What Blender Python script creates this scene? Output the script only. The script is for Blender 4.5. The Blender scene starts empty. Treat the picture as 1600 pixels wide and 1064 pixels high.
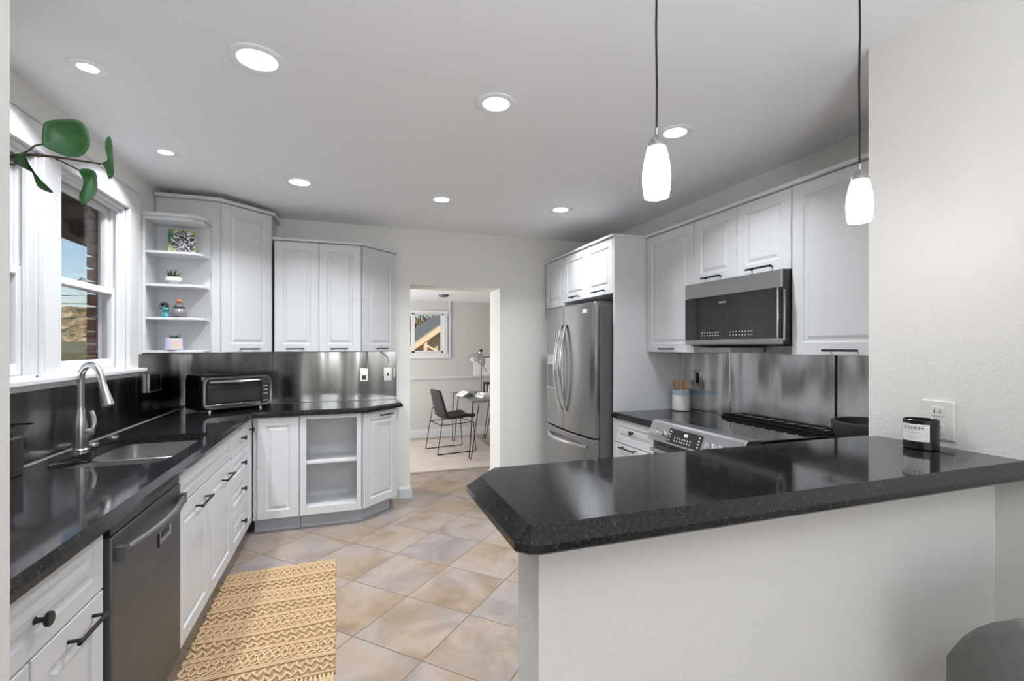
import bpy, bmesh, math, random
from mathutils import Vector, Matrix, geometry
random.seed(7)
PI = math.pi
S = bpy.context.scene
C = S.collection

# ------------------------------------------------------------------ camera
FPX = 742.0
cam_data = bpy.data.cameras.new('camera'); cam = bpy.data.objects.new('camera', cam_data); C.objects.link(cam)
cam_data.sensor_width = 36.0; cam_data.lens = FPX / 1600 * 36.0
cam_data.shift_y = (541 - 532) / 1600.0
cam_data.clip_start = 0.02; cam_data.clip_end = 500
YAW = math.atan(255 / FPX)
cam.location = (0, 0, 1.40); cam.rotation_euler = (PI / 2, 0, -YAW)
S.camera = cam

# ------------------------------------------------------------------ light and exposure
S.view_settings.view_transform = 'Standard'; S.view_settings.look = 'None'
S.view_settings.gamma = 1.0; S.view_settings.use_curve_mapping = False
S.view_settings.exposure = 0.20
SKY, REAR_FILL, CAN, PEND, OFFICE, UP_FILL = 0.10, 25.0, 8.8, 1.2, 60.0, 46.0
W = bpy.data.worlds.new('world'); S.world = W; W.use_nodes = True
wn = W.node_tree.nodes; wn.clear()
wo = wn.new('ShaderNodeOutputWorld'); wb = wn.new('ShaderNodeBackground'); ws = wn.new('ShaderNodeTexSky')
ws.sky_type = 'NISHITA'; ws.sun_disc = False; ws.sun_elevation = math.radians(38); ws.sun_rotation = math.radians(150)
ws.air_density = 1.0; ws.dust_density = 1.2; ws.ozone_density = 1.2
wb.inputs['Strength'].default_value = SKY
W.node_tree.links.new(ws.outputs[0], wb.inputs[0]); W.node_tree.links.new(wb.outputs[0], wo.inputs[0])
def lamp(name, kind, loc, rot, power, size=None, sy=None, color=(1, 1, 1), shape=None, spread=None):
    d = bpy.data.lights.new(name, kind); o = bpy.data.objects.new(name, d); C.objects.link(o)
    d.energy = power; d.color = color; o.location = loc; o.rotation_euler = rot
    if kind == 'AREA':
        d.shape = shape or ('RECTANGLE' if sy else 'DISK'); d.size = size
        if sy: d.size_y = sy
        if spread: d.spread = spread
    if kind == 'POINT' and size: d.shadow_soft_size = size
    if kind == 'SUN': d.angle = size
    return o
# sun on the world outside (comes from behind the house, never enters the kitchen)
lamp('sun', 'SUN', (6, -8, 12), (math.radians(50), 0, math.radians(28)), 3.6, math.radians(1.0), color=(1, .95, .88))
# unseen fill panels added for brightness, behind the camera and in the far room
lamp('dining_fill', 'AREA', (0.1, -3.35, 1.45), (PI / 2, 0, 0), REAR_FILL, 3.0, 1.7, (.96, .98, 1.0))
# added upward fill, unseen, bounced off the dining room ceiling behind the camera
lamp('bounce_fill', 'AREA', (.3, -.9, 1.5), (math.radians(165), 0, 0), UP_FILL, .5, color=(.93, .965, 1))
lamp('study_fill', 'AREA', (-1.15, 6.2, 1.35), (0, -PI / 2, 0), OFFICE, 1.2, 1.4, (1.0, .985, .97))  # added fill, out of view, to brighten the far room

# ------------------------------------------------------------------ materials
def mat(name, col, rough=.5, metal=0.0, bump=0.0, bscale=200.0, var=.03, vscale=6.0, coat=0.0, emit=None, estr=0.0,
        stretch=None, detail=3, spec=.5):
    m = bpy.data.materials.new(name); m.use_nodes = True
    n = m.node_tree.nodes; L = m.node_tree.links; b = n['Principled BSDF']
    b.inputs['Roughness'].default_value = rough; b.inputs['Metallic'].default_value = metal
    b.inputs['Coat Weight'].default_value = coat; b.inputs['Specular IOR Level'].default_value = spec
    tc = n.new('ShaderNodeTexCoord')
    src = tc.outputs['Object']
    if stretch:
        mp = n.new('ShaderNodeMapping'); mp.inputs['Scale'].default_value = stretch
        L.new(src, mp.inputs['Vector']); src = mp.outputs[0]
    nz = n.new('ShaderNodeTexNoise'); nz.inputs['Scale'].default_value = vscale; nz.inputs['Detail'].default_value = detail
    L.new(src, nz.inputs['Vector'])
    mx = n.new('ShaderNodeMix'); mx.data_type = 'RGBA'
    mx.inputs['A'].default_value = tuple(max(0, c * (1 - var)) for c in col) + (1,)
    mx.inputs['B'].default_value = tuple(min(1, c * (1 + var)) for c in col) + (1,)
    L.new(nz.outputs['Fac'], mx.inputs['Factor']); L.new(mx.outputs['Result'], b.inputs['Base Color'])
    if bump:
        nb = n.new('ShaderNodeTexNoise'); nb.inputs['Scale'].default_value = bscale; nb.inputs['Detail'].default_value = 2
        L.new(src, nb.inputs['Vector'])
        bp = n.new('ShaderNodeBump'); bp.inputs['Strength'].default_value = bump; bp.inputs['Distance'].default_value = .002
        L.new(nb.outputs['Fac'], bp.inputs['Height']); L.new(bp.outputs[0], b.inputs['Normal'])
    if emit:
        b.inputs['Emission Color'].default_value = emit + (1,); b.inputs['Emission Strength'].default_value = estr
    return m
M = {}
M['wall'] = mat('wall_paint', (.775, .765, .735), .62, bump=.55, bscale=90, var=.015)
M['wall_study'] = mat('grey_wall_paint', (.56, .555, .54), .7, bump=.3, bscale=90, var=.015)
M['ceiling'] = mat('ceiling_paint', (.90, .91, .93), .8, bump=.2, bscale=70, var=.01)
M['trim'] = mat('white_trim', (.68, .68, .69), .35, var=.01)
M['cab'] = mat('white_lacquer', (.625, .635, .65), .38, var=.012, vscale=3)
M['kick'] = mat('kick_board', (.50, .53, .57), .5, var=.03)
M['black'] = mat('black_metal', (.012, .012, .013), .42, .3, var=.2)
M['blackp'] = mat('black_plastic', (.012, .012, .013), .22, var=.1)
M['blackm'] = mat('black_matte', (.022, .022, .023), .55, var=.15, bump=.2, bscale=400)
M['dark'] = mat('dark_gap', (.01, .01, .01), .8)
M['steel'] = mat('brushed_steel', (.31, .315, .32), .27, .95, bump=.12, bscale=60, var=.05, stretch=(1, 1, .04), vscale=40)
M['steelh'] = mat('brushed_steel_dark', (.155, .16, .17), .5, .9, bump=.1, bscale=60, var=.05, stretch=(1, 1, 12), vscale=10)
M['steelb'] = mat('brushed_steel_light', (.42, .42, .425), .3, .95, bump=.12, bscale=60, var=.05, stretch=(1, 1, 12), vscale=10)
M['chrome'] = mat('polished_metal', (.72, .72, .73), .12, 1.0, var=.02)
M['nickel'] = mat('satin_nickel', (.55, .55, .55), .24, 1.0, var=.03)
M['fridge_side'] = mat('grey_painted_steel', (.13, .13, .133), .5, .2, bump=.2, bscale=300)
M['white'] = mat('white_plastic', (.78, .78, .77), .4, var=.01)
M['cream'] = mat('cream_plastic', (.74, .73, .70), .4, var=.01)
M['paper'] = mat('paper', (.80, .80, .79), .7, var=.02)
M['blackglass'] = mat('black_glass', (.008, .008, .009), .06, var=.1, spec=.7)
M['brown_soffit'] = mat('brown_soffit', (.20, .12, .065), .7, var=.2)
M['stem'] = mat('plant_stem', (.05, .035, .02), .6, var=.3, vscale=30)
M['wood'] = mat('light_wood', (.50, .26, .11), .5, var=.25, vscale=20, stretch=(1, 1, .2))
M['greywood'] = mat('grey_desk_top', (.16, .155, .15), .4, var=.2, vscale=10)
M['stool'] = mat('grey_upholstery', (.20, .20, .195), .9, bump=.6, bscale=500, var=.15, vscale=60)
M['ceramic'] = mat('white_ceramic', (.78, .76, .75), .35, var=.03)
M['stoneband'] = mat('grey_stone_band', (.30, .31, .30), .8, var=.25, vscale=90)
M['teal'] = mat('teal_glaze', (.05, .24, .25), .35, var=.3, vscale=60)
M['orange'] = mat('orange_glaze', (.55, .15, .07), .5, var=.1)
M['greyglaze'] = mat('grey_glaze', (.17, .16, .16), .3, var=.35, vscale=40)
M['lilac'] = mat('pale_lilac_glaze', (.52, .50, .62), .4, var=.08, vscale=12)
M['peach'] = mat('peach_glaze', (.62, .46, .36), .5, var=.12, vscale=40)
M['succ'] = mat('succulent_green', (.035, .07, .03), .5, var=.5, vscale=40)
M['succ2'] = mat('yellow_green_leaf', (.30, .36, .06), .5, var=.3, vscale=40)
M['rugleather'] = None
M['greyprop'] = mat('pale_ceiling_box', (.55, .55, .55), .6)
M['sink'] = mat('sink_steel', (.52, .52, .52), .3, 1.0, bump=.1, bscale=80, var=.04)
M['cord'] = mat('white_cord', (.75, .75, .75), .4)

def nodes(name):
    m = bpy.data.materials.new(name); m.use_nodes = True
    return m, m.node_tree.nodes, m.node_tree.links, m.node_tree.nodes['Principled BSDF']
def ramp(n, L, src, stops):
    r = n.new('ShaderNodeValToRGB')
    while len(r.color_ramp.elements) < len(stops): r.color_ramp.elements.new(.5)
    for e, (p, c) in zip(r.color_ramp.elements, stops): e.position = p; e.color = tuple(c) + (1,)
    L.new(src, r.inputs[0]); return r.outputs[0]
def mixc(n, L, fac, a, b, mode='MIX'):
    x = n.new('ShaderNodeMix'); x.data_type = 'RGBA'; x.blend_type = mode
    for k, v in (('Factor', fac), ('A', a), ('B', b)):
        if hasattr(v, 'node'): L.new(v, x.inputs[k])
        else: x.inputs[k].default_value = v if k == 'Factor' else tuple(v) + (1,)
    return x.outputs['Result']
# wavy stainless sheets
def sheet_mat(name, col, wav=.6, sc=3.5, rough=.19):
    m, n, L, b = nodes(name)
    b.inputs['Metallic'].default_value = 1.0; b.inputs['Roughness'].default_value = rough
    tc = n.new('ShaderNodeTexCoord'); mp = n.new('ShaderNodeMapping'); mp.inputs['Scale'].default_value = (1, 1, .25)
    L.new(tc.outputs['Object'], mp.inputs[0])
    a = n.new('ShaderNodeTexNoise'); a.inputs['Scale'].default_value = sc; a.inputs['Detail'].default_value = 1
    L.new(mp.outputs[0], a.inputs['Vector'])
    mp2 = n.new('ShaderNodeMapping'); mp2.inputs['Scale'].default_value = (1, 1, .02); L.new(tc.outputs['Object'], mp2.inputs[0])
    g = n.new('ShaderNodeTexNoise'); g.inputs['Scale'].default_value = 160; g.inputs['Detail'].default_value = 2; L.new(mp2.outputs[0], g.inputs['Vector'])
    b1 = n.new('ShaderNodeBump'); b1.inputs['Strength'].default_value = wav; b1.inputs['Distance'].default_value = .06
    b2 = n.new('ShaderNodeBump'); b2.inputs['Strength'].default_value = .10; b2.inputs['Distance'].default_value = .002
    L.new(a.outputs['Fac'], b1.inputs['Height']); L.new(g.outputs['Fac'], b2.inputs['Height']); L.new(b1.outputs[0], b2.inputs['Normal']); L.new(b2.outputs[0], b.inputs['Normal'])
    L.new(mixc(n, L, g.outputs['Fac'], tuple(c * .9 for c in col), tuple(c * 1.08 for c in col)), b.inputs['Base Color'])
    return m
M['sheet'] = sheet_mat('stainless_sheet', (.21, .21, .21))  # same steel, base darkened for the dimmer reflections on the back wall
M['sheetr'] = sheet_mat('stainless_sheet_lit', (.72, .72, .72), 1.0, 4.0, .20)  # same steel, base lightened to stand in for window reflections on the right
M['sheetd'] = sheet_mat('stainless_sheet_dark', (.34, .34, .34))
# granite
m, n, L, b = nodes('black_granite'); tc = n.new('ShaderNodeTexCoord')
v = n.new('ShaderNodeTexVoronoi'); v.inputs['Scale'].default_value = 420; L.new(tc.outputs['Object'], v.inputs['Vector'])
z = n.new('ShaderNodeTexNoise'); z.inputs['Scale'].default_value = 120; z.inputs['Detail'].default_value = 4; L.new(tc.outputs['Object'], z.inputs['Vector'])
sp = ramp(n, L, v.outputs['Color'], [(0.86, (0, 0, 0)), (.96, (.5, .5, .5))])
base = ramp(n, L, z.outputs['Fac'], [(.35, (.006, .006, .007)), (.70, (.020, .020, .021))])
L.new(mixc(n, L, .16, base, sp, 'ADD'), b.inputs['Base Color']); b.inputs['Roughness'].default_value = .08; b.inputs['Specular IOR Level'].default_value = .4
M['granite'] = m
# floor tile laid diagonally
m, n, L, b = nodes('stone_floor_tile'); tc = n.new('ShaderNodeTexCoord')
mp = n.new('ShaderNodeMapping'); mp.inputs['Rotation'].default_value = (0, 0, -PI / 4)
mp.inputs['Location'].default_value = (-2.1305 + 40 * .408, -1.2862 + 40 * .408, 0)
L.new(tc.outputs['Object'], mp.inputs[0])
br = n.new('ShaderNodeTexBrick'); br.offset = 0; br.squash = 1
for k, val in (('Scale', 1.0), ('Mortar Size', .0032), ('Mortar Smooth', .25), ('Bias', 0.0), ('Brick Width', .408), ('Row Height', .408)): br.inputs[k].default_value = val
br.inputs['Color1'].default_value = (0, 0, 0, 1); br.inputs['Color2'].default_value = (1, 1, 1, 1); br.inputs['Mortar'].default_value = (.5, .5, .5, 1)
L.new(mp.outputs[0], br.inputs['Vector'])
n1 = n.new('ShaderNodeTexNoise'); n1.noise_dimensions = '4D'; n1.inputs['Scale'].default_value = 3.2; n1.inputs['Detail'].default_value = 7; n1.inputs['Distortion'].default_value = .9; n1.inputs['Roughness'].default_value = .6
L.new(tc.outputs['Object'], n1.inputs['Vector'])
mw = n.new('ShaderNodeMath'); mw.operation = 'MULTIPLY'; mw.inputs[1].default_value = 9; L.new(br.outputs['Color'], mw.inputs[0]); L.new(mw.outputs[0], n1.inputs['W'])
n2 = n.new('ShaderNodeTexNoise'); n2.noise_dimensions = '4D'; n2.inputs['Scale'].default_value = 1.7; n2.inputs['Detail'].default_value = 3; L.new(tc.outputs['Object'], n2.inputs['Vector']); L.new(mw.outputs[0], n2.inputs['W'])
c1 = ramp(n, L, n1.outputs['Fac'], [(.30, (.125, .093, .072)), (.45, (.225, .178, .143)), (.56, (.335, .275, .232)), (.70, (.235, .203, .187))])
c2 = ramp(n, L, n2.outputs['Fac'], [(.40, (.27, .18, .092)), (.5, (.31, .245, .195)), (.60, (.25, .222, .228))])
cc = mixc(n, L, .45, c1, c2)
L.new(mixc(n, L, br.outputs['Fac'], cc, (.13, .10, .078)), b.inputs['Base Color'])
b.inputs['Roughness'].default_value = .30
bp = n.new('ShaderNodeBump'); bp.inputs['Strength'].default_value = .5; bp.inputs['Distance'].default_value = .003; bp.invert = True
L.new(br.outputs['Fac'], bp.inputs['Height'])
bp2 = n.new('ShaderNodeBump'); bp2.inputs['Strength'].default_value = .12; bp2.inputs['Distance'].default_value = .004
L.new(n1.outputs['Fac'], bp2.inputs['Height']); L.new(bp.outputs[0], bp2.inputs['Normal']); L.new(bp2.outputs[0], b.inputs['Normal'])
M['tile'] = m
# window glass: thin pane
def glass(name, tint=(1, 1, 1), refl=1.0):
    m = bpy.data.materials.new(name); m.use_nodes = True; n = m.node_tree.nodes; L = m.node_tree.links; n.clear()
    o = n.new('ShaderNodeOutputMaterial'); t = n.new('ShaderNodeBsdfTransparent'); g = n.new('ShaderNodeBsdfGlossy'); lw = n.new('ShaderNodeLayerWeight'); f = n.new('ShaderNodeMath'); f.operation = 'POWER'; f.inputs[1].default_value = 6.0; L.new(lw.outputs['Facing'], f.inputs[0]); x = n.new('ShaderNodeMixShader')
    t.inputs[0].default_value = tint + (1,); g.inputs['Roughness'].default_value = .01; lw.inputs['Blend'].default_value = .5
    L.new(f.outputs[0], x.inputs[0]); L.new(t.outputs[0], x.inputs[1]); L.new(g.outputs[0], x.inputs[2]); L.new(x.outputs[0], o.inputs[0]); return m
M['glass'] = glass('window_glass')
M['ovenglass'] = mat('oven_door_glass', (.035, .035, .036), .08, var=.1)
M['ring'] = mat('white_enamel', (.90, .91, .93), .3, var=.01)
M['lit'] = mat('lamp_diffuser', (.9, .9, .9), .5, emit=(1, .985, .96), estr=9.0)
M['pendglass'] = mat('lit_opal_glass', (.9, .9, .9), .25, emit=(1, .985, .96), estr=3.2)
M['digit'] = mat('display_digit', (.6, .8, .9), .5, emit=(.75, .9, 1), estr=1.6)
M['print'] = mat('grey_print', (.45, .45, .45), .5)
# leaf
m, n, L, b = nodes('eucalyptus_leaf'); tc = n.new('ShaderNodeTexCoord'); z = n.new('ShaderNodeTexNoise'); z.inputs['Scale'].default_value = 30; z.inputs['Detail'].default_value = 4
L.new(tc.outputs['Object'], z.inputs['Vector']); L.new(ramp(n, L, z.outputs['Fac'], [(.35, (.012, .062, .013)), (.65, (.028, .110, .030))]), b.inputs['Base Color']); b.inputs['Roughness'].default_value = .5
M['leaf'] = m
# jute
m, n, L, b = nodes('jute_cord'); tc = n.new('ShaderNodeTexCoord'); z = n.new('ShaderNodeTexNoise'); z.inputs['Scale'].default_value = 260; z.inputs['Detail'].default_value = 3
L.new(tc.outputs['Object'], z.inputs['Vector']); L.new(ramp(n, L, z.outputs['Fac'], [(.3, (.37, .245, .13)), (.7, (.64, .465, .285))]), b.inputs['Base Color']); b.inputs['Roughness'].default_value = .9
bp = n.new('ShaderNodeBump'); bp.inputs['Distance'].default_value = .001; L.new(z.outputs['Fac'], bp.inputs['Height']); L.new(bp.outputs[0], b.inputs['Normal'])
M['jute'] = m
M['jutedark'] = mat('jute_backing', (.27, .175, .09), .95, var=.3, vscale=150)
M['studyrug'] = mat('pale_rug_pile', (.50, .44, .40), .95, var=.15, vscale=5, bump=.6, bscale=300)
# brick
M['brick'] = mat('brown_brick', (.155, .065, .042), .85, var=.35, vscale=14, bump=.6, bscale=120)
M['mortar'] = mat('brick_mortar', (.36, .32, .28), .9, var=.2)
# outside ground and hill
m, n, L, b = nodes('dry_scrub'); tc = n.new('ShaderNodeTexCoord'); z = n.new('ShaderNodeTexNoise'); z.inputs['Scale'].default_value = .75; z.inputs['Detail'].default_value = 9; z.inputs['Roughness'].default_value = .7
L.new(tc.outputs['Object'], z.inputs['Vector']); L.new(ramp(n, L, z.outputs['Fac'], [(.40, (.05, .05, .018)), (.50, (.22, .16, .075)), (.6, (.45, .36, .22))]), b.inputs['Base Color']); b.inputs['Roughness'].default_value = 1
M['scrub'] = m
M['lawn'] = mat('dull_lawn', (.13, .13, .05), 1, var=.4, vscale=2)
M['olive'] = mat('olive_roofing', (.12, .115, .05), .8, var=.2, vscale=5)
M['tanwall'] = mat('tan_siding', (.52, .42, .26), .8, var=.1)
M['siding'] = mat('peach_tan_siding', (.60, .48, .36), .8, var=.12, vscale=2, stretch=(1, 1, 12))
M['shingle'] = mat('grey_shingle', (.30, .29, .275), .9, var=.35, vscale=10)
M['lumber'] = mat('pale_lumber', (.80, .57, .38), .7, var=.08)
M['dim'] = mat('bark', (.08, .07, .06), 1, var=.3)
# small canvas painting: loose brushwork
m, n, L, b = nodes('abstract_canvas'); tc = n.new('ShaderNodeTexCoord')
z = n.new('ShaderNodeTexNoise'); z.inputs['Scale'].default_value = 24; z.inputs['Detail'].default_value = 4; z.inputs['Distortion'].default_value = 3.5; L.new(tc.outputs['Object'], z.inputs['Vector'])
z2 = n.new('ShaderNodeTexNoise'); z2.inputs['Scale'].default_value = 11; L.new(tc.outputs['Object'], z2.inputs['Vector'])
bw = ramp(n, L, z.outputs['Fac'], [(.44, (.02, .02, .025)), (.52, (.10, .09, .10)), (.56, (.75, .75, .75))])
bg = ramp(n, L, z2.outputs['Fac'], [(.42, (.02, .17, .11)), (.52, (.35, .42, .18)), (.6, (.75, .72, .42))])
gr = n.new('ShaderNodeTexGradient'); gr.gradient_type = 'SPHERICAL'; mp = n.new('ShaderNodeMapping'); mp.inputs['Scale'].default_value = (11, 11, 11); mp.inputs['Location'].default_value = (-.12, 0, 0)
L.new(tc.outputs['Object'], mp.inputs[0]); L.new(mp.outputs[0], gr.inputs[0])
msk = ramp(n, L, gr.outputs['Fac'], [(.10, (0, 0, 0)), (.22, (1, 1, 1))])
L.new(mixc(n, L, msk, bg, bw), b.inputs['Base Color']); M['art'] = m

# ------------------------------------------------------------------ mesh helpers
def obj(name, bm, m, parent=None, smooth=False, bevel=0.0, seg=2):
    bmesh.ops.recalc_face_normals(bm, faces=bm.faces[:])
    me = bpy.data.meshes.new(name); bm.to_mesh(me); bm.free()
    if not isinstance(m, (list, tuple)): m = [m]
    for x in m: me.materials.append(x)
    o = bpy.data.objects.new(name, me); C.objects.link(o)
    if parent: o.parent = parent
    if smooth:
        for p in me.polygons: p.use_smooth = True
        me.set_sharp_from_angle(angle=math.radians(35))
    if bevel:
        md = o.modifiers.new('bevel', 'BEVEL'); md.width = bevel; md.segments = seg; md.limit_method = 'ANGLE'; md.angle_limit = math.radians(40)
        if smooth is False:
            for p in me.polygons: p.use_smooth = True
            me.set_sharp_from_angle(angle=math.radians(30))
            md.harden_normals = False
    return o
def thing(name, label, cat, loc=(0, 0, 0), rotz=0, group=None):
    o = bpy.data.objects.new(name, None); C.objects.link(o); o.location = loc; o.rotation_euler = (0, 0, rotz); o.empty_display_size = .05
    o['label'] = label; o['category'] = cat
    if group: o['group'] = group
    return o
def tag(o, label, cat, group=None, kind=None):
    o['label'] = label; o['category'] = cat
    if group: o['group'] = group
    if kind: o['kind'] = kind
    return o
def struct(name, bm, m, parent=None, **k):
    o = obj(name, bm, m, parent, **k)
    if not parent: o['kind'] = 'structure'
    return o
def B(): return bmesh.new()
def box(bm, x0, y0, z0, x1, y1, z1, mi=0):
    vs = [bm.verts.new((x, y, z)) for x in (x0, x1) for y in (y0, y1) for z in (z0, z1)]
    for f in ((0, 1, 3, 2), (4, 6, 7, 5), (0, 4, 5, 1), (2, 3, 7, 6), (0, 2, 6, 4), (1, 5, 7, 3)):
        bm.faces.new([vs[i] for i in f]).material_index = mi
    return bm
def bx(*a): return box(B(), *a)
def prism(bm, poly, z0, z1, mi=0):
    lo = [bm.verts.new((x, y, z0)) for x, y in poly]; hi = [bm.verts.new((x, y, z1)) for x, y in poly]
    k = len(poly)
    bm.faces.new(lo[::-1]).material_index = mi; bm.faces.new(hi).material_index = mi
    for i in range(k): bm.faces.new((lo[i], lo[(i + 1) % k], hi[(i + 1) % k], hi[i])).material_index = mi
    return bm
def xform(bm, mtx, start=0):
    bm.verts.ensure_lookup_table()
    for v in bm.verts[start:]: v.co = mtx @ v.co
    return bm
def lathe(bm, prof, seg=32, c=(0, 0, 0), mi=0, mtx=None):
    rings = []
    for r, z in prof:
        if r < 1e-6: rings.append([bm.verts.new((0, 0, z))])
        else: rings.append([bm.verts.new((r * math.cos(2 * PI * i / seg), r * math.sin(2 * PI * i / seg), z)) for i in range(seg)])
    allv = [v for r in rings for v in r]
    for a, b_ in zip(rings, rings[1:]):
        for i in range(seg):
            j = (i + 1) % seg
            if len(a) == 1 and len(b_) == 1: continue
            if len(a) == 1: f = (a[0], b_[i], b_[j])
            elif len(b_) == 1: f = (a[i], b_[0], a[j])
            else: f = (a[i], b_[i], b_[j], a[j])
            bm.faces.new(f).material_index = mi
    for v in allv:
        if mtx: v.co = mtx @ v.co
        v.co += Vector(c)
    return bm
def tube(bm, pts, r, seg=8, mi=0, rr=None, closed=False, flat=1.0):
    pts = [Vector(p) for p in pts]; k = len(pts); rings = []
    up = Vector((0, 0, 1)); prev = None
    for i, p in enumerate(pts):
        if closed: t = pts[(i + 1) % k] - pts[i - 1]
        else: t = (pts[min(i + 1, k - 1)] - pts[max(i - 1, 0)])
        t.normalize()
        if prev is None:
            a = up if abs(t.z) < .95 else Vector((1, 0, 0))
            s = t.cross(a).normalized()
        else:
            s = (prev - t * prev.dot(t)).normalized()
        prev = s; u = s.cross(t)
        q = rr[i] if rr else r
        rings.append([bm.verts.new(p + (s * math.cos(2 * PI * j / seg) + u * flat * math.sin(2 * PI * j / seg)) * q) for j in range(seg)])
    for i in range(k if closed else k - 1):
        a, b_ = rings[i], rings[(i + 1) % k]
        for j in range(seg): bm.faces.new((a[j], a[(j + 1) % seg], b_[(j + 1) % seg], b_[j])).material_index = mi
    if not closed:
        bm.faces.new(rings[0][::-1]).material_index = mi; bm.faces.new(rings[-1]).material_index = mi
    return bm
def rr_poly(x0, y0, x1, y1, r, k=6):
    out = []
    for cx, cy, a0 in ((x1 - r, y1 - r, 0), (x0 + r, y1 - r, PI / 2), (x0 + r, y0 + r, PI), (x1 - r, y0 + r, 1.5 * PI)):
        for i in range(k + 1): a = a0 + i * PI / 2 / k; out.append((cx + r * math.cos(a), cy + r * math.sin(a)))
    return out
def inset(poly, d):
    """poly counter-clockwise, inwards by d"""
    k = len(poly); out = []
    for i in range(k):
        p0, p, p1 = Vector(poly[i - 1]), Vector(poly[i]), Vector(poly[(i + 1) % k])
        a = (p - p0).normalized(); b_ = (p1 - p).normalized()
        na = Vector((-a.y, a.x)); nb = Vector((-b_.y, b_.x)); nm = (na + nb)
        if nm.length < 1e-6: nm = na
        nm = nm.normalized(); q = p + nm * (d / max(.35, nm.dot(na))); out.append((q.x, q.y))
    return out
def smooth_path(pts, k=6):
    """Catmull-Rom"""
    P = [Vector(p) for p in pts]; out = []
    for i in range(len(P) - 1):
        a, b_, c, d = P[max(i - 1, 0)], P[i], P[i + 1], P[min(i + 2, len(P) - 1)]
        for j in range(k):
            t = j / k
            out.append(.5 * ((2 * b_) + (c - a) * t + (2 * a - 5 * b_ + 4 * c - d) * t * t + (3 * b_ - a - 3 * c + d) * t ** 3))
    out.append(P[-1]); return out
def slab(poly, z0, z1, bev, bh, hole=None):
    """stone slab with a chamfered top edge; optional hole"""
    bm = B(); k = len(poly); top = inset(poly, bev)
    r0 = [bm.verts.new((x, y, z0)) for x, y in inset(poly, .004)]; ra = [bm.verts.new((x, y, z0 + .004)) for x, y in poly]
    rb = [bm.verts.new((x, y, z1 - bh)) for x, y in poly]; rc = [bm.verts.new((x, y, z1)) for x, y in top]
    for a, b_ in ((r0, ra), (ra, rb), (rb, rc)):
        for i in range(k): bm.faces.new((a[i], a[(i + 1) % k], b_[(i + 1) % k], b_[i]))
    if not hole: bm.faces.new(rc); bm.faces.new(r0[::-1])
    else:
        h0 = [bm.verts.new((x, y, z0)) for x, y in hole]; h1 = [bm.verts.new((x, y, z1)) for x, y in hole]; kh = len(hole)
        for i in range(kh): bm.faces.new((h0[i], h0[(i + 1) % kh], h1[(i + 1) % kh], h1[i]))
        for outer, hl in ((rc, h1), (r0, h0)):
            vs = outer + hl
            for tri in geometry.tessellate_polygon([[v.co.xy.to_3d() for v in outer], [v.co.xy.to_3d() for v in hl]]):
                try: bm.faces.new([vs[i] for i in tri])
                except ValueError: pass
    return bm
def text(name, body, size, m, parent, loc, rot, ext=.0004, sx=1.0, sp=1.0):
    cu = bpy.data.curves.new(name, 'FONT'); cu.body = body; cu.size = size; cu.extrude = ext; cu.align_x = 'CENTER'; cu.align_y = 'CENTER'; cu.space_character = sp
    t = bpy.data.objects.new(name, cu); C.objects.link(t)
    bpy.context.view_layer.update()
    me = bpy.data.meshes.new_from_object(t); bpy.data.objects.remove(t)
    me.materials.clear(); me.materials.append(m)
    o = bpy.data.objects.new(name, me); C.objects.link(o); o.parent = parent; o.location = loc; o.rotation_euler = rot; o.scale = (sx, 1, 1)
    return o

# ------------------------------------------------------------------ room shell
XL, XR, YB, HC = -1.26, 2.475, 4.47, 2.49
YO = 4.81; OX0, OX1, OH = .538, 1.409, 1.97
struct('floor', bx(-3.2, -3.6, -.12, 3.6, 7.6, 0), M['tile'])
bm = B()
box(bm, -3.2, -3.6, HC, 3.6, YB + .17, HC + .15)
struct('ceiling', bm, M['ceiling'])
# left wall with two window openings (white drywall inside)
WZ0, WZ1 = 1.265, 2.225
W1a, W1b, W2a, W2b = 1.87, 2.585, 2.715, 3.43
bm = B(); XO = -1.385
for y0, y1, z0, z1 in ((.9, W1a, 0, HC), (W1b, W2a, WZ0, WZ1), (W2b, YO, 0, HC), (W1a, W2b, 0, WZ0), (W1a, W2b, WZ1, HC)):
    box(bm, XO, y0, z0, XL, y1, z1)
struct('wall_left', bm, M['wall'])
bm = B()
box(bm, XL, YB, 0, OX0, YO, HC); box(bm, OX1, YB, 0, XR + .12, YO, HC); box(bm, OX0, YB, OH, OX1, YO, HC)
struct('wall_back', bm, M['wall'])
struct('wall_right', bx(XR, 1.22, 0, XR + .12, YB, HC), M['wall'])
struct('wall_dining_right', bx(1.80, -3.45, 0, XR, 1.22, HC), M['wall'])
struct('wall_partition', bx(-2.4, .78, 0, -.471, .9, HC), M['wall'])
struct('wall_dining_left', bx(-2.5, -3.45, 0, -2.4, .9, HC), M['wall'])
bm = B()
for x0, z0, x1, z1 in ((-2.5, 0, -1.5, HC), (1.7, 0, 2.5, HC), (-1.5, 0, 1.7, .6), (-1.5, 2.3, 1.7, HC)): box(bm, x0, -3.6, z0, x1, -3.45, z1)
struct('wall_dining_back', bm, M['wall'])
# half wall under the raised bar
struct('wall_peninsula', bx(.351, .86, 0, 1.80, .98, 1.034), M['wall'])
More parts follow.
